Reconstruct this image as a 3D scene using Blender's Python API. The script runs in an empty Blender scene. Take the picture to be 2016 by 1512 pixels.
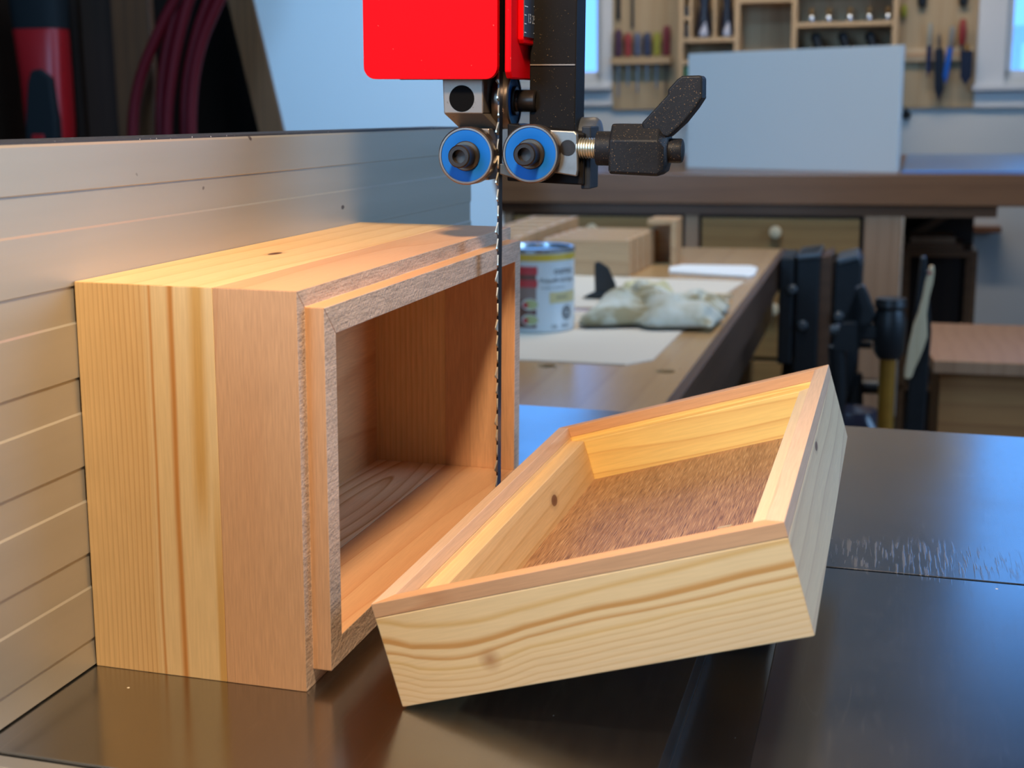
import bpy, math, random
from mathutils import Matrix, Vector
random.seed(7)
S = 0.001                                   # everything below is written in millimetres
sc = bpy.context.scene
C = sc.collection
PI = math.pi

# ------------------------------------------------------------------ camera
CAM = Vector((227.517, -345.043, 169.974))
cam_data = bpy.data.cameras.new('camera')
cam_data.sensor_width = 36.0
cam_data.lens = 2652.09 / 2016 * 36.0
cam_data.clip_start = 0.01
cam_data.clip_end = 60
cam_data.dof.use_dof = True
cam_data.dof.focus_distance = 0.47
cam_data.dof.aperture_fstop = 20
cam = bpy.data.objects.new('camera', cam_data)
C.objects.link(cam)
rt, fw, up = (0.964361, 0.264518, 0.006108), (-0.258049, 0.945377, -0.199179), (-0.058461, 0.190504, 0.979944)
m = Matrix.Identity(4)
for i in range(3):
    m[i][0] = rt[i]; m[i][1] = up[i]; m[i][2] = -fw[i]; m[i][3] = CAM[i] * S
cam.matrix_world = m
sc.camera = cam

# ------------------------------------------------------------------ render look
sc.view_settings.view_transform = 'Standard'
sc.view_settings.look = 'None'
sc.view_settings.gamma = 1
sc.view_settings.use_curve_mapping = False
sc.view_settings.exposure = 0.0
sc.cycles.max_bounces = 8
sc.cycles.use_denoising = True
sc.cycles.sample_clamp_indirect = 4.0

# the saw stands about one degree out of true: the room is level in its own frame, this is the room in the saw's frame
ROOM = (Matrix.Translation(CAM * S) @ Matrix(((0.999881, -0.000033, -0.015435, 0), (-0.000033, 0.999991, -0.004213, 0),
        (0.015435, 0.004213, 0.999872, 0), (0, 0, 0, 1))) @ Matrix.Translation(-CAM * S))

# ------------------------------------------------------------------ world and lights
world = bpy.data.worlds.new('sky')
sc.world = world
world.use_nodes = True
wn = world.node_tree.nodes
bg = wn['Background']
bg.inputs[0].default_value = (0.13, 0.40, 1.0, 1)
bg.inputs[1].default_value = 2.4

def area_light(name, loc, target, sx, sy, power, col):
    d = bpy.data.lights.new(name, 'AREA')
    d.shape = 'RECTANGLE'; d.size = sx; d.size_y = sy; d.energy = power; d.color = col
    o = bpy.data.objects.new(name, d)
    C.objects.link(o)
    o.location = Vector(loc) * S
    o.rotation_euler = (Vector(target) - Vector(loc)).to_track_quat('-Z', 'Y').to_euler()
    return o
# warm task lamp on the saw, over the operator's right shoulder
ld = bpy.data.lights.new('task_lamp', 'SPOT')
ld.energy = 10.4; ld.color = (1.0, 0.77, 0.52); ld.shadow_soft_size = 0.026
ld.spot_size = math.radians(100); ld.spot_blend = 0.6
lo = bpy.data.objects.new('task_lamp', ld); C.objects.link(lo)
LP = Vector((152, -110, 405)); LT = Vector((80, 110, 60))
lo.location = LP * S
lo.rotation_euler = (LT - LP).to_track_quat('-Z', 'Y').to_euler()
# daylight of the big window in the right wall; the area lights after it are added fill
area_light('window_daylight_right', (2050, 1250, 720), (0, 1500, 0), 1.5, 1.1, 30, (0.42, 0.68, 1.0))
area_light('front_fill_light', (-900, -1750, 900), (-600, 2300, 100), 1.1, 1.5, 62, (0.30, 0.60, 1.0))  # added blue fill from behind the camera; no door is built there
area_light('sheet_fill_light', (-350, 1350, 2080), (-800, 2620, 150), 0.8, 0.8, 21, (0.32, 0.64, 1.0)).data.spread = math.radians(95)  # added blue fill aimed at the leaning sheet; the ceiling has no opening
area_light('wall_fill_light', (-130, 3800, 1350), (-130, 4700, 250), 1.6, 0.1, 6.5, (1.0, 0.82, 0.62)).data.spread = math.radians(110)  # added warm fill that brightens the back wall and cabinet, no fixture
cl = area_light('bench_fill_light', (150, 2000, 1900), (150, 2000, 0), 0.3, 1.2, 11, (1.0, 0.74, 0.46))  # added warm fill over the workbench and background, no lamp hangs here
cl.data.spread = math.radians(110)

# ------------------------------------------------------------------ node helpers
def new_mat(name):
    mt = bpy.data.materials.new(name); mt.use_nodes = True
    nt = mt.node_tree
    return mt, nt, nt.nodes['Principled BSDF']
def N(nt, kind, **kw):
    n = nt.nodes.new(kind)
    for k, v in kw.items():
        if k in n.inputs and not hasattr(n, k): n.inputs[k].default_value = v
        elif hasattr(n, k): setattr(n, k, v)
        else: n.inputs[k].default_value = v
    return n
def L(nt, a, b): nt.links.new(a, b)
def math_n(nt, op, a, b=None, clamp=False):
    n = nt.nodes.new('ShaderNodeMath'); n.operation = op; n.use_clamp = clamp
    for i, v in enumerate((a, b)):
        if v is None: continue
        if isinstance(v, (int, float)): n.inputs[i].default_value = v
        else: L(nt, v, n.inputs[i])
    return n.outputs[0]
def ramp_n(nt, fac, stops, interp='LINEAR'):
    r = nt.nodes.new('ShaderNodeValToRGB'); r.color_ramp.interpolation = interp
    e = r.color_ramp.elements
    while len(e) > 1: e.remove(e[-1])
    e[0].position = stops[0][0]; e[0].color = (*stops[0][1], 1) if len(stops[0][1]) == 3 else stops[0][1]
    for p, c in stops[1:]:
        k = e.new(p); k.color = (*c, 1)
    L(nt, fac, r.inputs[0])
    return r.outputs[0]
def mix_c(nt, fac, a, b, mode='MIX'):
    n = nt.nodes.new('ShaderNodeMix'); n.data_type = 'RGBA'; n.blend_type = mode
    for i, v in ((0, fac), (6, a), (7, b)):
        if isinstance(v, (int, float)): n.inputs[i].default_value = v
        elif isinstance(v, tuple): n.inputs[i].default_value = (*v, 1)
        else: L(nt, v, n.inputs[i])
    return n.outputs[2]
def coords(nt, scale=(1, 1, 1), loc=(0, 0, 0)):
    t = nt.nodes.new('ShaderNodeTexCoord')
    mp = nt.nodes.new('ShaderNodeMapping')
    mp.inputs['Scale'].default_value = scale; mp.inputs['Location'].default_value = loc
    L(nt, t.outputs['Object'], mp.inputs[0])
    return mp.outputs[0]
def noise(nt, vec, scale, detail=3, rough=0.5):
    n = nt.nodes.new('ShaderNodeTexNoise')
    n.inputs['Scale'].default_value = scale; n.inputs['Detail'].default_value = detail; n.inputs['Roughness'].default_value = rough
    L(nt, vec, n.inputs['Vector'])
    return n.outputs['Fac']
def bump(nt, bsdf, h, strength, dist=0.0005):
    b = nt.nodes.new('ShaderNodeBump'); b.inputs['Strength'].default_value = strength; b.inputs['Distance'].default_value = dist
    L(nt, h, b.inputs['Height']); L(nt, b.outputs[0], bsdf.inputs['Normal'])

def plain(name, col, rough=0.5, metal=0.0, vary=0.06, nscale=60, specks=None, spec=0.5, bumpy=0.0, coat=0.0, dens=0.70, sscale=900):
    mt, nt, b = new_mat(name)
    v = coords(nt)
    f = noise(nt, v, nscale)
    c = mix_c(nt, f, tuple(x * (1 - vary) for x in col), tuple(min(1, x * (1 + vary)) for x in col))
    if specks:
        s = noise(nt, v, sscale, 1)
        k = ramp_n(nt, s, [(dens, (0, 0, 0)), (dens + 0.03, (1, 1, 1))])
        c = mix_c(nt, k, c, specks)
    L(nt, c, b.inputs['Base Color'])
    b.inputs['Roughness'].default_value = rough; b.inputs['Metallic'].default_value = metal
    b.inputs['Specular IOR Level'].default_value = spec
    b.inputs['Coat Weight'].default_value = coat
    if bumpy: bump(nt, b, noise(nt, v, nscale * 8), bumpy)
    return mt

AX = {'x': 0, 'y': 1, 'z': 2}
def wood(name, light, dark, grain, across, period, warp=1.0, wscale=22, sharp=0.75, fiber=0.08, rough=0.5, centre=None,
         ring_amt=1.0, spec=0.3, fine=1400, knots=(), blotch=0.0, loc=(0, 0, 0), saw=0.0):
    """growth rings: `grain` is the axis the fibres run along, `across` a tuple of axes that cross the rings, period in mm"""
    mt, nt, b = new_mat(name)
    sc3 = [1.0, 1.0, 1.0]; sc3[AX[grain]] = 0.13
    v = coords(nt, tuple(sc3), loc)
    sep = nt.nodes.new('ShaderNodeSeparateXYZ'); L(nt, v, sep.inputs[0])
    o = sep.outputs
    w = noise(nt, v, wscale, 2)
    if centre:
        a = math_n(nt, 'SUBTRACT', o[AX[across[0]]], centre[0] * S)
        a = math_n(nt, 'MULTIPLY', a, a)
        g = math_n(nt, 'SUBTRACT', o[AX[grain]], centre[1] * S * 0.13)
        g = math_n(nt, 'MULTIPLY', g, g)
        d = math_n(nt, 'SQRT', math_n(nt, 'ADD', a, g))
    else:
        d = o[AX[across[0]]]
        for ax in across[1:]: d = math_n(nt, 'ADD', d, math_n(nt, 'MULTIPLY', o[AX[ax]], 0.4))
    u = math_n(nt, 'ADD', math_n(nt, 'MULTIPLY', d, 1000.0 / period), math_n(nt, 'MULTIPLY', w, warp * 2))
    fr = math_n(nt, 'FRACT', u)
    r = ramp_n(nt, fr, [(0, (0, 0, 0)), (sharp * 0.6, (0.12,) * 3), (sharp, (0.45,) * 3), (sharp + (1 - sharp) * .55, (1, 1, 1)), (1, (0, 0, 0))])
    amt = math_n(nt, 'MULTIPLY', r, math_n(nt, 'MULTIPLY', noise(nt, v, wscale * 1.7, 1), ring_amt * 1.7), True)
    c = mix_c(nt, amt, light, dark)
    sf = [fine] * 3; sf[AX[grain]] = fine * 0.045
    vf = coords(nt, tuple(sf))
    ff = noise(nt, vf, 1.0, 2, 0.6)
    fc = ramp_n(nt, ff, [(0.3, (1 - fiber * 2,) * 3), (0.7, (1 + fiber,) * 3)])
    c = mix_c(nt, 1.0, c, fc, 'MULTIPLY')
    if blotch:
        bl = ramp_n(nt, noise(nt, coords(nt, tuple(sc3), (3, 1, 2)), 38, 3), [(0.45, (1, 1, 1)), (0.7, (1 - blotch,  1 - blotch * 1.3, 1 - blotch * 1.5))])
        c = mix_c(nt, 1.0, c, bl, 'MULTIPLY')
    for (kx, ky, kz, ra, rl, kc) in knots:      # dark knots: centre (mm), half width, half length along the grain
        t = nt.nodes.new('ShaderNodeTexCoord'); s2 = nt.nodes.new('ShaderNodeVectorMath'); s2.operation = 'SUBTRACT'
        s2.inputs[1].default_value = (kx * S, ky * S, kz * S); L(nt, t.outputs['Object'], s2.inputs[0])
        s3 = nt.nodes.new('ShaderNodeVectorMath'); s3.operation = 'MULTIPLY'
        q = [1000.0 / ra] * 3; q[AX[grain]] = 1000.0 / rl; s3.inputs[1].default_value = q
        L(nt, s2.outputs[0], s3.inputs[0])
        ln = nt.nodes.new('ShaderNodeVectorMath'); ln.operation = 'LENGTH'; L(nt, s3.outputs[0], ln.inputs[0])
        kk = ramp_n(nt, ln.outputs['Value'], [(0.0, (1, 1, 1)), (0.45, (0.9,) * 3), (0.55, (0.25,) * 3), (1.0, (0, 0, 0))])
        c = mix_c(nt, kk, c, kc)
    L(nt, c, b.inputs['Base Color'])
    b.inputs['Roughness'].default_value = rough; b.inputs['Specular IOR Level'].default_value = spec
    if saw:                                        # bandsawn face: fine straight saw marks
        vs = coords(nt, (150, 900, 900)); bump(nt, b, noise(nt, vs, 1.0, 2), saw, 0.0004)
    else:
        bump(nt, b, ff, 0.12, 0.0002)
    return mt

# ------------------------------------------------------------------ mesh helpers
BASE = {}
class MB:
    def __init__(s): s.v = []; s.f = []; s.m = []
    def add(s, vs, fs, mi=0):
        n = len(s.v); s.v += [tuple(p) for p in vs]; s.f += [tuple(i + n for i in f) for f in fs]; s.m += [mi] * len(fs)
        return s
    def box(s, x0, x1, y0, y1, z0, z1, mi=0):
        return s.add([(x0, y0, z0), (x1, y0, z0), (x1, y1, z0), (x0, y1, z0), (x0, y0, z1), (x1, y0, z1), (x1, y1, z1), (x0, y1, z1)],
              [(0, 3, 2, 1), (4, 5, 6, 7), (0, 1, 5, 4), (1, 2, 6, 5), (2, 3, 7, 6), (3, 0, 4, 7)], mi)
    def prism(s, poly, axis, a, b, mi=0):
        """poly in the two remaining axes (x,z for y; y,z for x; x,y for z)"""
        def P(p, t):
            if axis == 'y': return (p[0], t, p[1])
            if axis == 'x': return (t, p[0], p[1])
            return (p[0], p[1], t)
        n = len(poly)
        vs = [P(p, a) for p in poly] + [P(p, b) for p in poly]
        fs = [tuple(range(n)), tuple(range(2 * n - 1, n - 1, -1))] + [(i, i + n, (i + 1) % n + n, (i + 1) % n) for i in range(n)]
        return s.add(vs, fs, mi)
    def rings(s, rings, closed_ends=True, mi=0):
        n = len(rings[0]); vs = [p for r in rings for p in r]; fs = []
        for k in range(len(rings) - 1):
            for i in range(n):
                j = (i + 1) % n
                fs.append((k * n + i, k * n + j, (k + 1) * n + j, (k + 1) * n + i))
        if closed_ends:
            fs.append(tuple(range(n - 1, -1, -1))); fs.append(tuple(range((len(rings) - 1) * n, len(rings) * n)))
        return s.add(vs, fs, mi)
    def lathe(s, p, d, prof, n=32, mi=0):
        """prof = [(distance along d, radius)...]"""
        p = Vector(p); d = Vector(d).normalized()
        u = d.orthogonal().normalized(); w = d.cross(u)
        rs = [[p + d * h + (u * math.cos(2 * PI * i / n) + w * math.sin(2 * PI * i / n)) * max(r, 0.01) for i in range(n)] for h, r in prof]
        return s.rings(rs, True, mi)
    def cyl(s, p0, p1, r, n=24, mi=0):
        d = Vector(p1) - Vector(p0)
        return s.lathe(p0, d, [(0, r), (d.length, r)], n, mi)
    def tube(s, pts, r, n=10, mi=0):
        pts = [Vector(p) for p in pts]; rs = []; u = None
        for i, p in enumerate(pts):
            t = (pts[min(i + 1, len(pts) - 1)] - pts[max(i - 1, 0)]).normalized()
            u = t.orthogonal().normalized() if u is None else (u - t * u.dot(t)).normalized()
            w = t.cross(u); rr = r[i] if isinstance(r, (list, tuple)) else r
            rs.append([p + (u * math.cos(2 * PI * k / n) + w * math.sin(2 * PI * k / n)) * rr for k in range(n)])
        return s.rings(rs, True, mi)
    def build(s, name, mats, parent=None, bevel=0, seg=2, smooth=False, loc=None, subsurf=0):
        base = Vector(BASE[parent.name]) if parent else Vector(loc or (0, 0, 0))
        me = bpy.data.meshes.new(name)
        me.from_pydata([tuple((Vector(p) - base) * S) for p in s.v], [], s.f)
        if not isinstance(mats, (list, tuple)): mats = [mats]
        for mt in mats: me.materials.append(mt)
        me.polygons.foreach_set('material_index', s.m)
        me.update(); me.validate()
        import bmesh
        bm = bmesh.new(); bm.from_mesh(me); bmesh.ops.recalc_face_normals(bm, faces=bm.faces); bm.to_mesh(me); bm.free()
        o = bpy.data.objects.new(name, me); C.objects.link(o)
        BASE[o.name] = tuple(base)
        if parent: o.parent = parent
        else: o.location = base * S
        if bevel:
            bv = o.modifiers.new('bevel', 'BEVEL'); bv.width = bevel * S; bv.segments = seg; bv.limit_method = 'ANGLE'; bv.angle_limit = math.radians(35)
        if subsurf:
            ss = o.modifiers.new('sub', 'SUBSURF'); ss.levels = subsurf; ss.render_levels = subsurf
        if smooth:
            me.polygons.foreach_set('use_smooth', [True] * len(me.polygons))
            if not subsurf:
                me.set_sharp_from_angle(angle=math.radians(38))
        return o
def tag(o, label=None, cat=None, group=None, kind=None):
    if label: o['label'] = label
    if cat: o['category'] = cat
    if group: o['group'] = group
    if kind: o['kind'] = kind
    return o
def thing(name, loc, label, cat, group=None):
    o = bpy.data.objects.new(name, None); C.objects.link(o)
    o.location = Vector(loc) * S; o.empty_display_size = 0.02
    BASE[o.name] = tuple(loc)
    return tag(o, label, cat, group)
def room(o):
    """move a finished top-level object from room coordinates to the saw's frame"""
    o.matrix_world = ROOM @ Matrix.Translation(o.location) @ o.rotation_euler.to_matrix().to_4x4()
    return o
def text_mb(body, size, align='LEFT', extrude=0.0):
    cu = bpy.data.curves.new('t', 'FONT'); cu.body = body; cu.size = size; cu.align_x = align; cu.extrude = extrude; cu.resolution_u = 3
    ob = bpy.data.objects.new('t', cu); C.objects.link(ob)
    dg = bpy.context.evaluated_depsgraph_get(); dg.update()
    me = bpy.data.meshes.new_from_object(ob.evaluated_get(dg))
    vs = [tuple(v.co) for v in me.vertices]; fs = [tuple(p.vertices) for p in me.polygons]
    bpy.data.objects.remove(ob); bpy.data.curves.remove(cu); bpy.data.meshes.remove(me)
    return vs, fs

# ------------------------------------------------------------------ materials
PINE_L, PINE_D = (0.77, 0.485, 0.225), (0.62, 0.33, 0.12)
MAPLE_L, MAPLE_D = (0.64, 0.35, 0.175), (0.52, 0.22, 0.09)
KN = (0.10, 0.03, 0.01)
M_pine_y = wood('pine_along_y', PINE_L, PINE_D, 'y', ('x', 'z'), 13.0, 1.9, 16, 0.82, 0.04, ring_amt=.7, knots=((22, 90, 120, 3.6, 9, KN),))
M_pine_in = wood('pine_inside', (0.88, 0.66, 0.40), (0.60, 0.31, 0.11), 'y', ('x',), 5.5, 1.1, 25, 0.8, 0.04, centre=(28, 150), ring_amt=1.3)
M_pine_far = wood('pine_far_end', PINE_L, PINE_D, 'z', ('x',), 2.6, .7, 20, 0.6, 0.06, ring_amt=.6)
M_maple_y = wood('maple_along_y', MAPLE_L, MAPLE_D, 'y', ('x', 'z'), 17, 2.2, 22, 0.93, 0.03, blotch=.06, ring_amt=.8)
M_maple_z = wood('maple_along_z', MAPLE_L, MAPLE_D, 'z', ('x', 'y'), 40, 1.6, 30, 0.94, 0.07, ring_amt=.5, fine=2100)
M_saw = wood('sawn_edge', (0.56, 0.41, 0.30), (0.46, 0.30, 0.19), 'y', ('x',), 9, 1, 20, 0.9, 0.16, ring_amt=.5, saw=.8, fine=2200)
M_backpanel = wood('pine_back_panel', (0.66, 0.34, 0.145), (0.54, 0.24, 0.09), 'y', ('z',), 24, 1.5, 18, 0.85, 0.06)

def pine_end():
    mt, nt, b = new_mat('pine_end_panel')
    v = coords(nt, (1, 1, 0.16))
    sep = nt.nodes.new('ShaderNodeSeparateXYZ'); L(nt, v, sep.inputs[0])
    w = noise(nt, v, 32, 2)
    x = math_n(nt, 'ADD', sep.outputs[0], math_n(nt, 'MULTIPLY', math_n(nt, 'SUBTRACT', w, 0.5), 0.0045))
    t = math_n(nt, 'MULTIPLY', x, 1 / 0.0446)
    LT_ = (0.77, 0.52, 0.25); DK = (0.55, 0.23, 0.055); SO = (0.62, 0.34, 0.10)
    base = ramp_n(nt, t, [(0, (0.76, 0.49, 0.22)), (0.48, (0.74, 0.46, 0.195)), (0.525, LT_), (0.545, DK), (0.56, LT_), (0.66, LT_), (0.69, DK), (0.705, DK), (0.725, LT_), (1, LT_)])
    ps = ramp_n(nt, t, [(0.80, (0, 0, 0)), (0.86, (1,) * 3), (0.90, (1,) * 3), (0.95, (0, 0, 0))])
    pz = ramp_n(nt, math_n(nt, 'ADD', sep.outputs[2], math_n(nt, 'MULTIPLY', noise(nt, coords(nt), 45, 3), 0.003)), [(0.0082, (0, 0, 0)), (0.0115, (1,) * 3)])
    base = mix_c(nt, math_n(nt, 'MULTIPLY', ps, pz), base, SO)
    e2 = ramp_n(nt, t, [(0.955, (0, 0, 0)), (0.975, (1,) * 3)])
    base = mix_c(nt, math_n(nt, 'MULTIPLY', e2, ramp_n(nt, sep.outputs[2], [(0.006, (1,) * 3), (0.010, (0, 0, 0))])), base, SO)
    fine = math_n(nt, 'FRACT', math_n(nt, 'MULTIPLY', x, 1 / 0.00165))
    fl = ramp_n(nt, fine, [(0, (0, 0, 0)), (0.6, (0.15,) * 3), (0.85, (1, 1, 1)), (1, (0, 0, 0))])
    mask = ramp_n(nt, t, [(0.0, (0.22,) * 3), (0.2, (0.5,) * 3), (0.48, (0.65,) * 3), (0.53, (0, 0, 0))])
    c = mix_c(nt, math_n(nt, 'MULTIPLY', fl, mask), base, (0.52, 0.25, 0.08))
    ff = noise(nt, coords(nt, (1500, 1500, 70)), 1.0, 2)
    c = mix_c(nt, 1.0, c, ramp_n(nt, ff, [(0.3, (0.93,) * 3), (0.7, (1.04,) * 3)]), 'MULTIPLY')
    L(nt, c, b.inputs['Base Color']); b.inputs['Roughness'].default_value = 0.5; b.inputs['Specular IOR Level'].default_value = 0.3
    bump(nt, b, ff, 0.1, 0.0002)
    return mt
M_pine_end = pine_end()

# lid woods (lid frame: x across, y along, z out of the lid)
def lid_front():
    """long board of the lid: clear wood above, two dark rings sweeping down on the left, fine rings below"""
    mt, nt, b = new_mat('pine_lid_front')
    sep = nt.nodes.new('ShaderNodeSeparateXYZ'); L(nt, coords(nt), sep.inputs[0])
    w = noise(nt, coords(nt, (0.32, 1, 1), (0.03, 0, 0)), 42, 2)
    x = sep.outputs[0]
    fall = ramp_n(nt, math_n(nt, 'MULTIPLY', x, 1 / 0.12), [(0, (.9,) * 3), (0.35, (1.0,) * 3), (1, (.55,) * 3)])
    rise = ramp_n(nt, math_n(nt, 'MULTIPLY', x, 1 / 0.12), [(0, (0.62,) * 3), (0.07, (0.5,) * 3), (0.22, (.36,) * 3), (0.36, (.47,) * 3), (0.7, (0.56,) * 3), (1, (0.62,) * 3)], 'B_SPLINE')
    d = math_n(nt, 'MULTIPLY', sep.outputs[2], -1 / 0.03185)
    d = math_n(nt, 'ADD', d, math_n(nt, 'MULTIPLY', math_n(nt, 'SUBTRACT', rise, 0.5), 0.9))
    d = math_n(nt, 'ADD', d, math_n(nt, 'MULTIPLY', math_n(nt, 'SUBTRACT', w, 0.5), math_n(nt, 'MULTIPLY', fall, 0.22)))
    LT_ = (0.79, 0.54, 0.265); DK = (0.58, 0.28, 0.08); SO = (0.68, 0.40, 0.14)
    c = ramp_n(nt, d, [(0, LT_), (0.22, LT_), (0.27, SO), (0.30, LT_), (0.40, LT_), (0.445, DK), (0.47, DK), (0.485, LT_), (0.52, LT_), (0.56, DK), (0.575, LT_), (0.62, LT_), (0.655, SO), (0.665, LT_), (1, (0.74, 0.51, 0.27))])
    f = math_n(nt, 'FRACT', math_n(nt, 'MULTIPLY', d, 17))
    fl = ramp_n(nt, f, [(0, (0, 0, 0)), (0.55, (0.15,) * 3), (0.85, (1, 1, 1)), (1, (0, 0, 0))])
    mk = ramp_n(nt, d, [(0.66, (0, 0, 0)), (0.72, (0.55,) * 3), (1, (0.35,) * 3)])
    c = mix_c(nt, math_n(nt, 'MULTIPLY', fl, mk), c, DK)
    ff = noise(nt, coords(nt, (70, 1500, 1500)), 1.0, 2)
    c = mix_c(nt, 1.0, c, ramp_n(nt, ff, [(0.3, (0.95,) * 3), (0.7, (1.03,) * 3)]), 'MULTIPLY')
    t = nt.nodes.new('ShaderNodeVectorMath'); t.operation = 'DISTANCE'; t.inputs[1].default_value = (0.0305, 0, -0.0225)
    L(nt, coords(nt), t.inputs[0])
    c = mix_c(nt, ramp_n(nt, t.outputs['Value'], [(0.0002, (.9,) * 3), (0.0010, (0, 0, 0))]), c, (0.42, 0.19, 0.07))
    L(nt, c, b.inputs['Base Color']); b.inputs['Roughness'].default_value = 0.5; b.inputs['Specular IOR Level'].default_value = 0.3
    bump(nt, b, ff, 0.1, 0.0002)
    return mt
M_lid_front = lid_front()
M_lid_left = wood('pine_lid_side', (0.79, 0.54, 0.27), (0.60, 0.34, 0.13), 'y', ('z', 'x'), 5.0, 2.0, 16, 0.78, 0.04, ring_amt=.7, knots=((13, 150, -15, 4.2, 8, (0.16, 0.06, 0.03)),))
M_lid_right = wood('pine_lid_outer', (0.78, 0.60, 0.38), (0.56, 0.36, 0.22), 'y', ('z', 'x'), 8.5, 3.4, 14, 0.86, 0.03, ring_amt=.8, knots=((120.5, 110, -7, 2.6, 9, (0.16, 0.08, 0.05)),))
M_lid_far = wood('pine_lid_far', (0.88, 0.60, 0.19), (0.70, 0.38, 0.11), 'x', ('z',), 9.0, 1.8, 24, 0.85, 0.04)
M_maple_lx = wood('maple_along_x', MAPLE_L, MAPLE_D, 'x', ('z', 'y'), 12, 2.0, 30, 0.92, 0.05, ring_amt=.6)
M_rim = wood('maple_rim', (0.72, 0.49, 0.33), (0.62, 0.33, 0.18), 'y', ('x',), 11, 1.4, 30, 0.92, 0.05, ring_amt=.6)

def veneer():
    mt, nt, b = new_mat('brown_veneer')
    v = coords(nt, (1, 0.1, 1))
    f = noise(nt, v, 90, 4)
    c = ramp_n(nt, f, [(0.3, (0.29, 0.14, 0.065)), (0.7, (0.43, 0.225, 0.105))])
    s = noise(nt, coords(nt, (3300, 90, 900)), 1.0, 2)
    c = mix_c(nt, ramp_n(nt, s, [(0.36, (.9,) * 3), (0.48, (0, 0, 0))]), c, (0.14, 0.06, 0.035))
    c = mix_c(nt, ramp_n(nt, s, [(0.56, (0, 0, 0)), (0.68, (0.75,) * 3)]), c, (0.62, 0.38, 0.20))
    L(nt, c, b.inputs['Base Color']); b.inputs['Roughness'].default_value = 0.42
    bump(nt, b, s, 0.25, 0.0003)
    return mt
M_veneer = veneer()

def steel_table():
    mt, nt, b = new_mat('cast_iron_table')
    v = coords(nt)
    f = noise(nt, v, 9, 4)
    c = ramp_n(nt, f, [(0.3, (0.36, 0.37, 0.385)), (0.7, (0.42, 0.42, 0.425))])
    # scuffed patch with curved sanding scratches beside the blade slot (object coordinates of the saw)
    sp = nt.nodes.new('ShaderNodeVectorMath'); sp.operation = 'SUBTRACT'; sp.inputs[1].default_value = (0.160, 0.010, 0.950); L(nt, v, sp.inputs[0])
    sq = nt.nodes.new('ShaderNodeVectorMath'); sq.operation = 'MULTIPLY'; sq.inputs[1].default_value = (13, 26, 1); L(nt, sp.outputs[0], sq.inputs[0])
    ln = nt.nodes.new('ShaderNodeVectorMath'); ln.operation = 'LENGTH'; L(nt, sq.outputs[0], ln.inputs[0])
    area = ramp_n(nt, math_n(nt, 'ADD', ln.outputs['Value'], math_n(nt, 'MULTIPLY', noise(nt, coords(nt, (3, 1, 1)), 90, 3), 0.5)), [(0.6, (1,) * 3), (1.1, (0, 0, 0))])
    scr = nt.nodes.new('ShaderNodeMapping'); scr.inputs['Rotation'].default_value = (0, 0, 0.35); scr.inputs['Scale'].default_value = (900, 45, 1); L(nt, v, scr.inputs[0])
    sn = noise(nt, scr.outputs[0], 1.0, 2)
    sl = math_n(nt, 'MULTIPLY', ramp_n(nt, sn, [(0.52, (0, 0, 0)), (0.62, (1,) * 3)]), area)
    c = mix_c(nt, math_n(nt, 'MULTIPLY', sl, 0.25), c, (0.60, 0.62, 0.66))
    # single long scratches along y
    lv = coords(nt, (120, 3.5, 1)); lf = noise(nt, lv, 1.0, 0)
    c = mix_c(nt, math_n(nt, 'MULTIPLY', ramp_n(nt, lf, [(0.497, (0, 0, 0)), (0.5, (1,) * 3), (0.503, (0, 0, 0))]), math_n(nt, 'MULTIPLY', noise(nt, v, 25, 1), 0.22)), c, (0.7, 0.7, 0.72))
    # loose grains of dust
    vo = nt.nodes.new('ShaderNodeTexVoronoi'); vo.inputs['Scale'].default_value = 62; L(nt, v, vo.inputs['Vector'])
    vc = nt.nodes.new('ShaderNodeSeparateColor'); L(nt, vo.outputs['Color'], vc.inputs[0])
    rad = math_n(nt, 'MULTIPLY', ramp_n(nt, vc.outputs[0], [(0.55, (0.1,) * 3), (1, (1,) * 3)]), 0.055)
    dot = math_n(nt, 'LESS_THAN', vo.outputs['Distance'], rad)
    c = mix_c(nt, dot, c, (0.75, 0.66, 0.5))
    L(nt, c, b.inputs['Base Color'])
    L(nt, math_n(nt, 'SUBTRACT', 1.0, dot), b.inputs['Metallic'])
    rr = ramp_n(nt, noise(nt, v, 14, 5), [(0.3, (0.18,) * 3), (0.7, (0.23,) * 3)])
    s = noise(nt, coords(nt, (700, 60, 1)), 1.0, 3)
    rr = mix_c(nt, ramp_n(nt, s, [(0.55, (0, 0, 0)), (0.75, (0.35,) * 3)]), rr, (0.28, 0.28, 0.28))
    rr = mix_c(nt, math_n(nt, 'MULTIPLY', sl, 0.8), rr, (0.36, 0.36, 0.36))
    L(nt, rr, b.inputs['Roughness'])
    bump(nt, b, sl, 0.12, 0.0002)
    return mt
M_table = steel_table()
M_table_edge = plain('ground_edge', (0.42, 0.42, 0.42), 0.4, 0.8, 0.15)
def fence_mat():
    mt, nt, b = new_mat('satin_aluminium')
    v = coords(nt, (1, 0.05, 1))
    f = noise(nt, v, 60, 4)
    c = ramp_n(nt, f, [(0.3, (0.455, 0.425, 0.35)), (0.7, (0.52, 0.485, 0.405))])
    c = mix_c(nt, ramp_n(nt, noise(nt, coords(nt, (1, .6, 1)), 130, 1), [(0.77, (0, 0, 0)), (0.79, (1, 1, 1))]), c, (0.15, 0.12, 0.1))
    L(nt, c, b.inputs['Base Color']); b.inputs['Metallic'].default_value = 0.62
    b.inputs['Roughness'].default_value = 0.40
    bump(nt, b, noise(nt, coords(nt, (900, 25, 900)), 1.0, 2), 0.05, 0.0002)
    return mt
M_fence = fence_mat()
M_red = plain('red_guard_paint', (0.60, 0.0015, 0.004), 0.45, vary=0.05, nscale=35, specks=(0.9, 0.06, 0.05), dens=.76, sscale=700, spec=0.04)
M_redside = M_red
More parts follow.
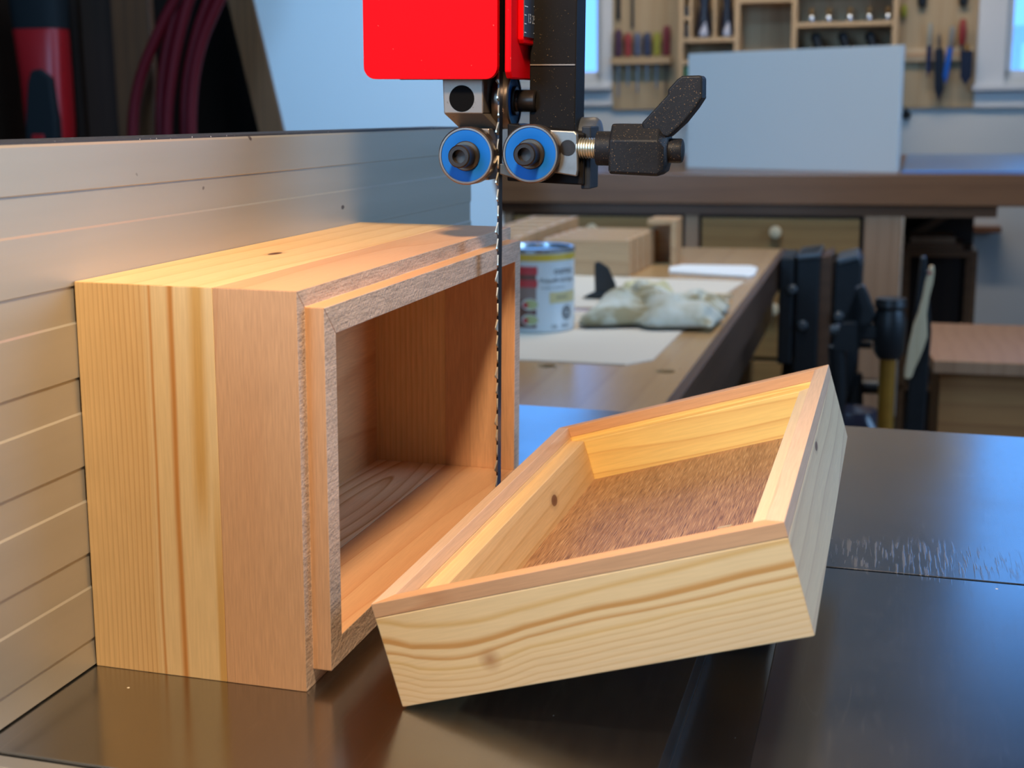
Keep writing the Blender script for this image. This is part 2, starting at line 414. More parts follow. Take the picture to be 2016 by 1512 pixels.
M_black = plain('black_painted_steel', (0.007, 0.0055, 0.0045), 0.5, 0.0, 0.3, specks=(0.14, 0.09, 0.045), dens=0.74, sscale=1900, spec=.07)
M_blackpl = plain('black_plastic', (0.010, 0.010, 0.011), 0.5, 0.0, 0.3, specks=(0.16, 0.10, 0.05), dens=0.69, sscale=2300, bumpy=.15, spec=.14)
M_bluegrey = plain('worn_steel', (0.10, 0.08, 0.06), 0.38, 0.9, 0.4, 150)
M_bearing = plain('bearing_steel', (0.24, 0.18, 0.14), 0.32, 0.95, 0.3, 120)
M_seal = plain('blue_bearing_seal', (0.005, 0.10, 0.35), 0.5, vary=0.12, nscale=80, spec=.15)
M_block = plain('dull_aluminium_block', (0.20, 0.16, 0.125), 0.45, 0.6, 0.15, 80, specks=(0.12, 0.08, 0.05), dens=.74)
M_zinc = plain('zinc_plate', (0.25, 0.23, 0.20), 0.38, 0.85, 0.35, 160)
M_bolt = plain('oily_bolt', (0.035, 0.026, 0.02), 0.35, 0.7, 0.5, 300)
M_thread = plain('zinc_thread', (0.62, 0.58, 0.46), 0.32, 0.9, 0.15)
M_blade = plain('dark_blade_steel', (0.035, 0.035, 0.04), 0.33, 0.8, 0.2)
M_teeth = plain('bright_blade_teeth', (0.50, 0.45, 0.36), 0.3, 0.9, 0.2)
M_hole = plain('black_rubber', (0.003, 0.003, 0.003), 0.8, spec=.05)
M_scale = plain('scale_label', (0.035, 0.05, 0.08), 0.4)
M_white_ink = plain('white_ink', (0.7, 0.72, 0.75), 0.5)

# background materials
M_white = plain('white_paint', (0.60, 0.61, 0.60), 0.6, vary=.03, nscale=3)
M_trim = plain('white_trim_paint', (0.66, 0.67, 0.68), 0.4, vary=.02)
M_ceil = plain('ceiling_paint', (0.16, 0.17, 0.19), 0.8, vary=.02)
M_floor = wood('floor_boards', (0.16, 0.10, 0.06), (0.09, 0.05, 0.03), 'y', ('x',), 90, .6, 3, 0.85, 0.1, rough=.4)
M_slab = wood('slab_wood', (0.20, 0.085, 0.036), (0.15, 0.06, 0.025), 'x', ('z', 'y'), 40, 1.5, 4, 0.8, 0.06, rough=.28, spec=.5, fine=300)
M_bench = wood('bench_wood', (0.45, 0.27, 0.12), (0.36, 0.20, 0.085), 'y', ('x',), 60, 1.2, 4, 0.8, 0.03, ring_amt=.5, rough=.25, spec=.5, fine=300)
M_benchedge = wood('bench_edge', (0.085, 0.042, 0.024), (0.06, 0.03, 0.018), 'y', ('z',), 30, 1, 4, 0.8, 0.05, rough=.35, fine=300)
M_benchpale = wood('pale_wood', (0.56, 0.42, 0.26), (0.46, 0.32, 0.18), 'y', ('x',), 18, 1, 8, 0.8, 0.05, fine=300, rough=.4)
M_boxwood = wood('maple_boxes', (0.52, 0.315, 0.16), (0.44, 0.25, 0.12), 'x', ('y', 'z'), 12, 1, 8, 0.8, 0.05, fine=300, rough=.45)
M_ply = wood('tool_wall_plywood', (0.44, 0.33, 0.20), (0.38, 0.27, 0.155), 'z', ('x',), 60, 1.4, 4, 0.8, 0.04, fine=200, rough=.7)
M_cab = wood('birch_cabinet', (0.47, 0.33, 0.19), (0.40, 0.27, 0.14), 'z', ('x',), 30, 1, 6, 0.8, 0.05, fine=200)
M_cabx = wood('birch_shelf', (0.47, 0.33, 0.19), (0.40, 0.27, 0.14), 'x', ('z',), 30, 1, 6, 0.8, 0.05, fine=200)
M_drawer = wood('drawer_ply', (0.28, 0.14, 0.045), (0.22, 0.105, 0.032), 'x', ('z',), 30, 1, 6, 0.8, 0.05, fine=200)
M_leg = wood('leg_wood', (0.33, 0.18, 0.10), (0.27, 0.14, 0.075), 'z', ('x',), 30, 1, 6, 0.8, 0.05, fine=200)
M_darkwood = wood('dark_cupboard_wood', (0.028, 0.011, 0.005), (0.016, 0.006, 0.003), 'z', ('x',), 40, 1, 6, 0.8, 0.08, fine=200)
M_plank = wood('brown_plank', (0.10, 0.036, 0.012), (0.06, 0.022, 0.008), 'z', ('x',), 30, 1, 6, 0.8, 0.08, fine=200)
M_edge = wood('brown_panel_edge', (0.15, 0.066, 0.027), (0.10, 0.045, 0.02), 'z', ('x',), 20, 1, 6, 0.8, 0.08, fine=200)
M_lamin = plain('white_laminate', (0.63, 0.66, 0.68), 0.45, vary=.02, nscale=3)
M_board = plain('white_board', (0.64, 0.65, 0.64), 0.5, vary=.02, nscale=3)
M_dark = plain('dark_iron', (0.012, 0.013, 0.015), 0.4, 0.3, 0.3)
M_darkshine = plain('polished_iron', (0.16, 0.18, 0.2), 0.3, 0.8, 0.3, 40)
M_hose = plain('dark_red_hose', (0.085, 0.002, 0.005), 0.5, spec=.2)
M_toolred = plain('red_tool_plastic', (0.30, 0.004, 0.006), 0.4)
M_toolblk = plain('black_rubber_grip', (0.010, 0.011, 0.012), 0.7, spec=.15)
M_paper = plain('pale_paper', (0.62, 0.56, 0.47), 0.8, vary=.03, nscale=8)
M_paperw = plain('white_paper', (0.75, 0.77, 0.78), 0.7, vary=.02)
M_mat = plain('blue_mat', (0.11, 0.25, 0.52), 0.3, vary=.2, nscale=14, coat=.3)
M_pipe = plain('brass_coloured_pipe', (0.32, 0.14, 0.015), 0.4, 0.5, .2)
M_black_sp = plain('spreader_plastic', (0.012, 0.014, 0.016), 0.4)
def rag_mat():
    mt, nt, b = new_mat('stained_cotton')
    v = coords(nt); f = noise(nt, v, 22, 3)
    c = ramp_n(nt, f, [(0.40, (0.24, 0.20, 0.11)), (0.50, (0.42, 0.40, 0.31)), (0.62, (0.52, 0.52, 0.45))])
    L(nt, c, b.inputs['Base Color']); b.inputs['Roughness'].default_value = 0.9
    return mt
M_rag = rag_mat()
def glass_mat():
    mt, nt, b = new_mat('window_glass')
    out = nt.nodes['Material Output']
    tr = nt.nodes.new('ShaderNodeBsdfTransparent'); gl = nt.nodes.new('ShaderNodeBsdfGlossy'); gl.inputs['Roughness'].default_value = 0.02
    fr = nt.nodes.new('ShaderNodeFresnel'); fr.inputs[0].default_value = 1.45
    mx = nt.nodes.new('ShaderNodeMixShader'); L(nt, fr.outputs[0], mx.inputs[0]); L(nt, tr.outputs[0], mx.inputs[1]); L(nt, gl.outputs[0], mx.inputs[2])
    L(nt, mx.outputs[0], out.inputs[0])
    return mt
M_glass = glass_mat()

# ================================================================== THE ROOM
def struct(o, label=None):
    o['kind'] = 'structure'
    if label: o['label'] = label
    return room(o)
FZ, CZ = -950, 2150
XL, XR, YB, YF = -1760, 2150, 4700, -1900
struct(MB().box(XL - 100, XR + 100, YF - 100, YB + 100, FZ - 60, FZ).build('floor', M_floor, loc=(0, 0, FZ)), 'dark board floor of the workshop')
struct(MB().box(XL - 100, XR + 100, YF - 100, YB + 100, CZ, CZ + 60).build('ceiling', M_ceil, loc=(0, 0, CZ)), 'dark grey workshop ceiling')  # unseen ceiling, coloured dark to keep the table's reflections dark
W1 = (-1230, -808, 282, 1750); W2 = (605, 1300, 262, 1750)
wb = MB()
wb.box(XL - 100, W1[0], YB, YB + 100, FZ, CZ).box(W1[1], W2[0], YB, YB + 100, FZ, CZ).box(W2[1], XR + 100, YB, YB + 100, FZ, CZ)
for w in (W1, W2): wb.box(w[0], w[1], YB, YB + 100, FZ, w[2]).box(w[0], w[1], YB, YB + 100, w[3], CZ)
struct(wb.build('wall_back', M_white, loc=(0, YB, 0)), 'white painted wall behind the benches')
struct(MB().box(XL - 100, XL, YF, YB, FZ, CZ).build('wall_left', M_darkwood, loc=(XL, 0, 0)))
wr = MB(); RW = (600, 1900, 150, 1300)
wr.box(XR, XR + 100, YF, RW[0], FZ, CZ).box(XR, XR + 100, RW[1], YB, FZ, CZ).box(XR, XR + 100, RW[0], RW[1], FZ, RW[2]).box(XR, XR + 100, RW[0], RW[1], RW[3], CZ)
struct(wr.build('wall_right', M_white, loc=(XR, 0, 0)))
struct(MB().box(XL, XR, YF - 100, YF, FZ, CZ).build('wall_front', M_white, loc=(0, YF, 0)))

def window(n, w, label):
    x0, x1, z0, z1 = w
    t = thing('window_%d' % n, ((x0 + x1) / 2, YB, z0), None, None)
    t['label'] = label; t['kind'] = 'structure'
    fr = MB()                                    # casing on the room side, inner sash, sill and apron
    y0, y1 = YB - 22, YB + 0
    fr.box(x0 - 95, x0, y0, y1, z0 - 40, z1 + 90).box(x1, x1 + 95 if n == 2 else x1 + 42, y0, y1, z0 - 40, z1 + 90).box(x0 - 95, x1 + 42, y0, y1, z1, z1 + 90)
    fr.build('window_frame', M_trim, t, 3)
    sh = MB().box(x0, x0 + 22, YB + 10, YB + 45, z0, z1).box(x1 - 22, x1, YB + 10, YB + 45, z0, z1).box(x0, x1, YB + 10, YB + 45, z0, z0 + 26).box(x0, x1, YB + 10, YB + 45, z1 - 26, z1)
    sh.box(x0, x1, YB + 12, YB + 43, (z0 + z1) / 2 + 40, (z0 + z1) / 2 + 75)
    sh.build('sash', M_trim, t, 2)
    MB().box(x0 - 105, (x1 + 105) if n == 2 else x1 + 42, YB - 50, YB + 0, z0 - 42, z0 - 22).build('window_sill', M_trim, t, 3)
    MB().box(x0 - 95, (x1 + 95) if n == 2 else x1 + 42, YB - 20, YB, z0 - 100, z0 - 42).build('apron', M_trim, t, 2)
    MB().box(x0 + 20, x1 - 20, YB + 25, YB + 28, z0 + 20, z1 - 20).build('pane', M_glass, t)
    room(t)
window(1, W1, 'white framed window left of the tool wall, bright daylight behind')
window(2, W2, 'white framed window at the right edge above the table')
for w in (W1, W2):                                # light portals for the sky seen through the two openings
    d = bpy.data.lights.new('window_portal', 'AREA'); d.shape = 'RECTANGLE'; d.size = (w[1] - w[0]) * S; d.size_y = (w[3] - w[2]) * S; d.cycles.is_portal = True
    o = bpy.data.objects.new('window_portal', d); C.objects.link(o)
    o.matrix_world = ROOM @ Matrix.Translation(Vector(((w[0] + w[1]) / 2, YB + 95, (w[2] + w[3]) / 2)) * S) @ Matrix.Rotation(-PI / 2, 4, 'X')

# porch outside the right window
t = thing('porch_railing', (820, 6500, 200), 'white porch railing outside the right window', 'railing')
M_snow = plain('white_outdoor_paint', (0.9, 0.93, 0.95), 0.6)
MB().box(640, 1500, 6480, 6540, 452, 532).build('top_rail', M_snow, t)
for x in (715, 790, 865, 940, 1015, 1090): MB().box(x - 18, x + 18, 6490, 6530, 300, 452).build('baluster', M_snow, t)
MB().box(640, 1500, 6485, 6535, 260, 305).build('bottom_rail', M_snow, t)
for x in (640, 1460): MB().box(x, x + 40, 6480, 6540, -950, 532).build('post', M_snow, t)
room(t)

# ------------------------------------------------------------------ tool walls and wall cabinet
def wall_panel(x0, x1, z0, z1, label):
    return room(tag(MB().box(x0, x1, YB - 18, YB, z0, z1).build('plywood_panel', M_ply, loc=(x0, YB, z0)), label, 'wall panel'))
wall_panel(-764, -500, 168, 1250, 'narrow plywood tool panel on the wall beside the left window')
wall_panel(236, 508, 164, 1250, 'plywood tool panel on the wall beside the right window')

t = thing('tool_shelf', (-650, 4680, 332), 'narrow wooden shelf holding screwdrivers beside the left window', 'shelf')
MB().box(-762, -540, 4630, 4682, 330, 356).build('shelf_board', M_cabx, t, 1)
MB().box(-762, -540, 4674, 4682, 300, 330).build('mounting_strip', M_cabx, t, 1)
room(t)
hc = [('purple', (0.06, 0.02, 0.05)), ('red', (0.28, 0.03, 0.03)), ('blue grey', (0.08, 0.10, 0.17)), ('navy blue', (0.03, 0.04, 0.09)), ('yellow green', (0.28, 0.27, 0.03)), ('dark red', (0.16, 0.02, 0.03))]
for i, (cn, cc) in enumerate(hc):
    x = -738 + i * 35.5
    hm = plain('handle_' + cn.replace(' ', '_'), cc, 0.45)
    t = thing('screwdriver', (x, 4650, 356), '%s handled screwdriver in the rack beside the left window' % cn, 'screwdriver', 'screwdrivers on the left tool shelf')
    h = 84 + (i == 0) * 14 + (i == 5) * 22
    MB().lathe((x, 4655, 357), (0, 0, 1), [(0, 9), (6, 14), (h * .5, 13), (h * .8, 15.5), (h, 10)], 12).build('handle', hm, t, smooth=True)
    MB().cyl((x, 4655, 357), (x, 4655, 215 + (i * 37) % 60), 3.4, 8).build('shaft', M_darkshine, t, smooth=True)
    room(t)
for i, x in enumerate((-742, -690)):
    t = thing('hanging_file', (x, 4672, 480), ('dark hand file hanging nearest the left window, above the screwdrivers', 'slim dark hand file hanging above the red screwdriver')[i], 'file', 'files hanging on the left tool panel')
    MB().box(x - 7 + i * 3, x + 7 - i * 2, 4668, 4680, 490 - i * 30, 620).build('file_body', M_dark, t, 1)
    MB().lathe((x, 4670, 620), (0, 0, 1), [(0, 8), (20, 13), (90, 11), (100, 6)], 12).build('handle', M_plank, t, smooth=True)
    room(t)

# cabinet of cubbies
t = thing('wall_cabinet', (-130, 4550, 170), 'birch cubby cabinet on the wall behind the white board', 'cabinet')
Y0, Y1 = 4545, 4700
MB().box(-500, 240, 4688, 4700, 172, 1150).build('back_panel', M_ply, t)
for x in (-502, -306, -110, 226): MB().box(x, x + 18, Y0, 4688, 172, 1150).build('upright', M_cab, t, 1)
for x in (-466, -381): MB().box(x, x + 11, Y0 + 6, 4688, 409, 900).build('divider', M_cab, t)
for a, b_, z in ((-484, -306, 398), (-484, -306, 322), (-288, -110, 527), (-288, -110, 300), (-92, 226, 440), (-92, 226, 330), (-484, -306, 172), (-288, -110, 172), (-92, 226, 172), (-92, 226, 556), (-288, -110, 760), (-484, -306, 700)):
    MB().box(a, b_, Y0, 4688, z, z + 16).build('shelf_board', M_cabx, t, 1)
for z in (476,): MB().box(-484, -466, Y0 + 6, 4688, z, z + 12).build('shelf_board', M_cabx, t)
room(t)
# things in the cabinet
for i, (x0, x1) in enumerate(((-452, -388), (-366, -312))):
    t = thing('parts_bag', ((x0 + x1) / 2, 4600, 414), ('wider dark bag of parts with pale wrinkled bottom in the cubby', 'narrow dark bag of parts right of the cubby divider')[i], 'bag', 'bags in the cabinet cubbies')
    cx = (x0 + x1) / 2; r = (x1 - x0) / 2
    MB().lathe((cx, 4610, 415), (0, 0, 1), [(0, r * .8), (20, r), (60, r * .85), (110, r * .55), (160, r * .8)], 14).build('bag_body', plain('parts_bag_%d' % i, (0.02, 0.022, 0.035), 0.25), t, smooth=True)
    MB().lathe((cx + 4, 4570 - r * .2, 417), (0.1, 0.2, 1), [(0, r * .5), (12, r * .55), (34, r * .3), (52, 2)], 9).build('wrinkled_film', plain('film_%d' % i, (0.30, 0.34, 0.45), 0.3), t, smooth=True)
    room(t)
for z, nm, lb in ((425, 'black_case', 'small black case in the lowest left cubby slot'), (489, 'black_case', 'small black case in the upper left cubby slot')):
    room(tag(MB().box(-482, -468, 4560, 4660, z - 10, z + 36).build(nm, M_dark, loc=(-475, 4600, z), bevel=2), lb, 'case', 'black cases in the left cubbies'))
room(tag(MB().lathe((-338, 4590, 339), (0, 0, 1), [(0, 9), (6, 13), (20, 8), (26, 11), (30, 2)], 14).build('metal_fitting', M_darkshine, loc=(-338, 4590, 339), smooth=True), 'small grey metal fitting standing on the dark shelf over the board', 'fitting'))
room(tag(MB().box(-482, -440, 4552, 4640, 189, 316).build('green_box', plain('green_box', (0.02, 0.10, 0.035), 0.5), loc=(-460, 4600, 189), bevel=2), 'green box in the cubby at the left edge of the board', 'box'))
for i, x in enumerate((-45, 13, 84, 148, 210)):
    lb = ('leftmost shiny ball-ended fitting on the upper right cabinet shelf', 'second shiny ball-ended fitting from the left on that upper right cabinet shelf', 'middle shiny ball-ended fitting on the upper right cabinet shelf',
          'shiny ball-ended fitting fourth from the left on the cabinet shelf', 'rightmost shiny ball-ended fitting on the cabinet shelf, dimmest')[i]
    t = thing('brass_fitting', (x, 4590, 456), lb, 'fitting', 'fittings on the cabinet shelf')
    MB().lathe((x, 4590, 456), (0, 0, 1), [(0, 11), (4, 12), (10, 13.5), (20, 12), (28, 6)], 16).build('chrome_ball', plain('chrome_%d' % i, (0.45, 0.52, 0.62), 0.15, 0.9), t, smooth=True)
    MB().lathe((x, 4590, 484), (0, 0, 1), [(0, 9), (5, 10), (18, 9), (22, 4)], 14).build('brass_cap', plain('brasscap_%d' % i, (0.22, 0.13, 0.05), 0.4, 0.5), t, smooth=True)
    room(t)
for i, x in enumerate((-20, 72, 162)):
    lb = ('leftmost dark block plane on the shelf just above the board', 'middle dark block plane on the shelf just above the board', 'rightmost dark block plane on the shelf just above the board')[i]
    t = thing('block_plane', (x, 4600, 346), lb, 'plane', 'block planes in the cabinet')
    MB().box(x - 30, x + 24, 4560, 4680, 346, 372).build('plane_body', M_dark, t, 3)
    MB().lathe((x + 4, 4590, 370), (-0.35, 0, 1), [(0, 20), (20, 17), (45, 19), (56, 8)], 12).build('handle', M_dark, t, smooth=True)
    room(t)

# right tool panel
t = thing('magnetic_tool_rail', (380, 4680, 320), 'pale wooden tool rail with hanging tools beside the right window', 'rail')
MB().box(262, 498, 4655, 4682, 322, 366).build('rail_board', M_benchpale, t, 2)
MB().box(262, 498, 4651, 4655, 338, 350).build('magnet_strip', M_boxwood, t)
room(t)
def hang_tool(name, x, hz0, hz1, bz, hw, hcol, bcol, label, bw=7, lean=0, y=4640, cat='tool'):
    t = thing(name, (x, y, hz0), label, cat, 'tools hanging on the right tool rail')
    d = Vector((lean, 0, 1)).normalized()
    hm = plain(name + '_handle_mat', hcol, 0.45); bmat = plain(name + '_blade_mat', bcol, 0.35, 0.3)
    MB().lathe((x, y, hz0), d, [(0, hw * .55), ((hz1 - hz0) * .15, hw * .9), ((hz1 - hz0) * .6, hw), ((hz1 - hz0) * .92, hw * .85), (hz1 - hz0, hw * .4)], 12).build('handle', hm, t, smooth=True)
    p = MB(); h = hz0 - bz
    p.prism([(x - bw, hz0 + 3), (x + bw, hz0 + 3), (x + bw - lean * h, bz + h * .25), (x - lean * h, bz), (x - bw - lean * h, bz + h * .25)], 'y', y - 3, y + 3)
    p.build('blade', bmat, t, 1)
    room(t)
hang_tool('marking_knife', 352, 372, 450, 265, 8, (0.28, 0.30, 0.27), (0.012, 0.015, 0.05), 'grey handled knife with navy sheath, leftmost on the right tool rail', 8)
hang_tool('long_file', 384, 360, 412, 180, 7, (0.08, 0.07, 0.06), (0.006, 0.007, 0.015), 'long black file hanging lowest from the right tool rail', 15, lean=-.04)
hang_tool('blue_pliers', 420, 366, 438, 242, 11, (0.20, 0.20, 0.19), (0.01, 0.10, 0.42), 'pliers with bright blue grips on the right tool rail', 9, lean=.08, y=4634)
hang_tool('red_screwdriver', 458, 372, 460, 320, 14, (0.24, 0.02, 0.015), (0.04, 0.03, 0.03), 'red handled screwdriver, tallest on the right tool rail', 4)
hang_tool('side_cutters', 476, 352, 375, 238, 9, (0.32, 0.16, 0.03), (0.010, 0.012, 0.03), 'dark side cutters with orange spring, rightmost on the tool rail', 19, y=4628)
for i, (x, lb) in enumerate(((322, 'short black tool hanging at the top left of the right tool panel'), (456, 'short black tool hanging at the top right of the right tool panel'))):
    room(tag(MB().lathe((x, 4665, 503), (0, 0, 1), [(0, 7), (8, 15), (60, 17), (150, 12)], 12).build('hand_tool', M_dark, loc=(x, 4665, 503), smooth=True), lb, 'tool', 'black tools at the top of the panel'))
room(tag(MB().lathe((263, 4665, 470), (0, 0, 1), [(0, 5), (10, 10), (30, 11), (44, 6)], 12).build('tape_measure', plain('yellow_plastic', (0.30, 0.30, 0.03), 0.5), loc=(263, 4665, 470), smooth=True), 'small yellow tool hanging against the cabinet side', 'tool'))
t = thing('wall_hook', (287, 4690, 110), 'dark wall hook by the lower right corner of the board', 'hook')
MB().lathe((287, 4700, 140), (0, -1, 0), [(0, 16), (10, 16), (26, 11), (34, 4)], 14).build('hook_plate', M_dark, t, smooth=True)
MB().tube([(287, 4676, 140), (285, 4660, 150), (278, 4655, 168)], 4, 8).build('hook_arm', M_dark, t, smooth=True)
room(t)

# ------------------------------------------------------------------ big table (slab) with drawers
t = thing('assembly_table', (-100, 2965, FZ), 'long dark wood assembly table with drawers across the background', 'table')
MB().box(-742, 760, 2960, 4310, -59, 15).build('tabletop', M_slab, t, 3)
MB().box(-722, 480, 2985, 4290, -86, -59).build('apron', M_slab, t)
MB().box(-712, 180, 3002, 4280, FZ + 60, -86).build('carcass', M_darkwood, t)
for a, b_ in ((-712, -690), (-247, -213)): MB().box(a, b_, 2988, 3002, FZ + 60, -86).build('stile', M_leg, t, 1)
MB().box(182, 268, 2980, 3066, FZ, -86).build('leg', M_leg, t, 2)
MB().box(182, 268, 4200, 4286, FZ, -86).build('leg', M_leg, t, 2)
for a, b_ in ((-684, -255), (-205, 172)):
    for z0, z1 in ((-436, -92), (-690, -446), (-880, -700)):
        if z0 == -436: zz = [(-178, -94), (-436, -190)]
        else: zz = [(z0, z1)]
        for q0, q1 in zz:
            d = MB().box(a, b_, 2984, 3004, q0, q1).build('drawer', M_drawer, t, 2)
            cx = (a + b_) / 2 - 8
            zc = -125 if q1 == -94 else (q0 + q1) / 2
            MB().lathe((cx, 2984, zc), (0, -1, 0), [(0, 7), (10, 7), (14, 15), (24, 14), (27, 6)], 16).build('knob', M_benchpale, d, smooth=True)
MB().box(-712, 180, 3010, 4270, FZ, FZ + 60).build('plinth', M_darkwood, t)
room(t)
# white board standing on the table
a = math.atan2(3028 - 3293, 251 + 288); ln = math.hypot(539, 265)
t = tag(MB().box(0, ln, 0, 16, 0, 296).build('white_board', M_board, loc=(0, 0, 0), bevel=1), 'large blank white board standing upright on the assembly table', 'board')
t.location = Vector((-288, 3293, 15)) * S; t.rotation_euler = (0, 0, a); room(t)
mb = MB().prism([(262, 3010), (1000, 3010), (1000, 4200), (290, 4200)], 'z', 15, 21)
room(tag(mb.build('cutting_mat', M_mat, loc=(262, 3010, 15), bevel=1), 'dark blue mat lying on the table right of the white board', 'mat'))

# shelves and boards in the gloom right of the drawers
t = thing('low_shelf', (380, 3620, FZ), 'open wooden shelf in the gloom beneath the right end of the long table', 'shelf')
MB().box(285, 480, 3560, 3800, -240, -222).build('shelf_board', M_slab, t, 1)
MB().box(285, 478, 3560, 3800, -620, -602).build('shelf_board', M_slab, t, 1)
MB().box(285, 480, 3800, 3812, FZ, -92).build('back_panel', M_darkwood, t)  # dark panel added to stand for the shade under the table
for x in (285, 462): MB().box(x, x + 18, 3780, 3800, FZ, -222).build('upright', M_slab, t)
for x in (285, 462): MB().box(x, x + 18, 3560, 3580, FZ, -240).build('upright', M_slab, t)
room(t)
for i, (x0, x1, z, mt, lb) in enumerate(((290, 440, -222, M_slab, 'lower short brown offcut board on the shelf under the table'), (300, 420, -203, M_leg, 'upper short grey offcut board on the shelf under the table'))):
    room(tag(MB().box(x0, x1, 3570, 3760, z, z + 18).build('offcut_board', mt, loc=(x0, 3570, z), bevel=1), lb, 'board', 'offcuts on the low shelf'))
room(tag(MB().prism([(300, -185), (345, -185), (480, -92), (455, -92)], 'y', 3700, 3720).build('slanted_board', M_slab, loc=(300, 3700, -185), bevel=1), 'thin board slanting up under the right end of the table', 'board'))
room(tag(MB().box(500, 620, 4600, 4700, -262, -244).build('wall_ledge', M_slab, loc=(500, 4600, -262), bevel=1), 'short brown ledge on the white wall under the right table end', 'ledge'))
# wooden step box at the right
t = thing('step_stool', (420, 2250, FZ), 'wooden step stool box at the right edge behind the saw', 'stool')
MB().prism([(322, 2120), (640, 2120), (640, 2560), (296, 2560)], 'z', -296, -272).build('top', M_leg, t, 2)
MB().box(336, 620, 2136, 2156, FZ, -296).build('front_board', wood('stool_pine', (0.34, 0.155, 0.055), (0.24, 0.10, 0.035), 'x', ('z',), 40, 1.2, 5, 0.8, 0.04, fine=300), t, 1)
MB().box(336, 356, 2156, 2540, FZ, -296).build('side_board', M_plank, t, 1)
MB().box(600, 620, 2156, 2540, FZ, -296).build('side_board', M_plank, t, 1)
room(t)

# ------------------------------------------------------------------ workbench and what lies on it
BZ = -127
t = thing('workbench', (-235, 1720, FZ), 'honey brown wooden workbench with dog holes behind the saw', 'workbench')
top = MB()
# the top is laid up from long staves; two dog holes are real openings
XS0, XS1, YS0, YS1 = -504, 18, 870, 2592
top.box(XS0, XS1, YS0, YS1, BZ - 62, BZ - 20)
holes = [(-150, 1176), (-8, 1172)]
r = 11.5; n = 20
xs = [XS0, -164, -136, -22, 6, XS1]
top.box(XS0, XS1, YS0, 1160, BZ - 20, BZ).box(XS0, XS1, 1190, YS1, BZ - 20, BZ)
for a_, b_ in ((XS0, -165), (-135, -23), (7, XS1)): top.box(a_, b_, 1160, 1190, BZ - 20, BZ)
for hx, hy in holes:
    x0, x1, y0, y1 = hx - 15, hx + 15, 1160, 1190
    ring = [(hx + r * math.cos(2 * PI * i / n), hy + r * math.sin(2 * PI * i / n)) for i in range(n)]
    def edge(px, py):
        dx, dy = px - hx, py - hy; s_ = []
        if dx: s_.append(((x1 if dx > 0 else x0) - hx) / dx)
        if dy: s_.append(((y1 if dy > 0 else y0) - hy) / dy)
        k = min(q for q in s_ if q > 0); return (hx + dx * k, hy + dy * k)
    out = [edge(*p) for p in ring]
    vs = [(p[0], p[1], BZ) for p in ring] + [(p[0], p[1], BZ) for p in out] + [(p[0], p[1], BZ - 20) for p in ring]
    fs = [(i, (i + 1) % n, (i + 1) % n + n, i + n) for i in range(n)] + [(i, (i + 1) % n, (i + 1) % n + 2 * n, i + 2 * n) for i in range(n)]
    top.add(vs, fs)
top.build('benchtop', M_bench, t)
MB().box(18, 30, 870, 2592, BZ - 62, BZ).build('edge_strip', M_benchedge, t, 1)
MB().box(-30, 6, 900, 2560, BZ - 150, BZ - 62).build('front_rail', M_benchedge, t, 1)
for x, y in ((-110, 960), (-110, 2460), (-330, 960), (-330, 2420)): MB().box(x, x + 80, y, y + 80, FZ, BZ - 62).build('leg', M_bench, t, 2)
room(t)

# sheets of paper
room(tag(MB().prism([(-330, 1206), (-60, 1200), (-34, 1240), (-31, 1440), (-20, 1600), (-330, 1610)], 'z', BZ, BZ + 1.5).build('paper_sheet', M_paper, loc=(-200, 1300, BZ)), 'large pale paper sheet under the paint tin, front corner curled', 'paper'))
room(tag(MB().prism([(-330, 1640), (-8, 1660), (-2, 1760), (-16, 1850), (-2, 2010), (-330, 2040)], 'z', BZ, BZ + 1.5).build('paper_sheet', M_paper, loc=(-200, 1800, BZ)), 'pale torn paper sheet behind the rag', 'paper'))
room(tag(MB().prism([(-150, 2110), (-2, 2060), (8, 2090), (4, 2190), (-10, 2215), (-140, 2210), (-158, 2170)], 'z', BZ, BZ + 6).build('foam_sheet', M_paperw, loc=(-80, 2150, BZ), bevel=2), 'small bright white folded sheet near the bench edge', 'sheet'))
room(tag(MB().prism([(-70, 1755), (-4, 1775), (2, 1787), (-74, 1778)], 'z', BZ + 1.5, BZ + 10).build('mixing_stick', M_benchpale, loc=(-70, 1770, BZ), bevel=1), 'short pale wooden mixing stick right of the rag', 'stick'))

# wood finish tin
cx, cy, r = -227, 1440, 49.5
t = thing('finish_tin', (cx, cy, BZ + 1.5), 'round white tin of wood oil with yellow band and dark lettering', 'tin')
z0 = BZ + 2; z1 = -12
M_tinwhite = plain('tin_label_white', (0.52, 0.55, 0.55), 0.35, vary=.02)
M_tinmetal = plain('tin_metal', (0.50, 0.55, 0.6), 0.22, 0.9, .1)
MB().lathe((cx, cy, z0), (0, 0, 1), [(0, r - 1), (1, r), (3, r + .6), (5, r), (z1 - z0 - 6, r)], 64).build('tin_body', M_tinwhite, t, smooth=True)
MB().lathe((cx, cy, z1 - 6), (0, 0, 1), [(0, r), (0.5, r + 1.6), (5, r + 1.8), (6, r), (5.5, r - 5), (1.5, r - 6), (1.5, 0)], 64).build('tin_rim', M_tinmetal, t, smooth=True)
def wrap(vs, ang0, zc, rr):
    """flat label coordinates (mm, mm) laid round the tin starting at angle ang0 (0 faces the viewer, positive to the right)"""
    out = []
    va = math.radians(-76)                           # the side of the tin that faces the saw
    for x, y, *_ in vs:
        a_ = va + math.radians(ang0) + x / rr
        out.append((cx + rr * math.cos(a_), cy + rr * math.sin(a_), zc + y))
    return out
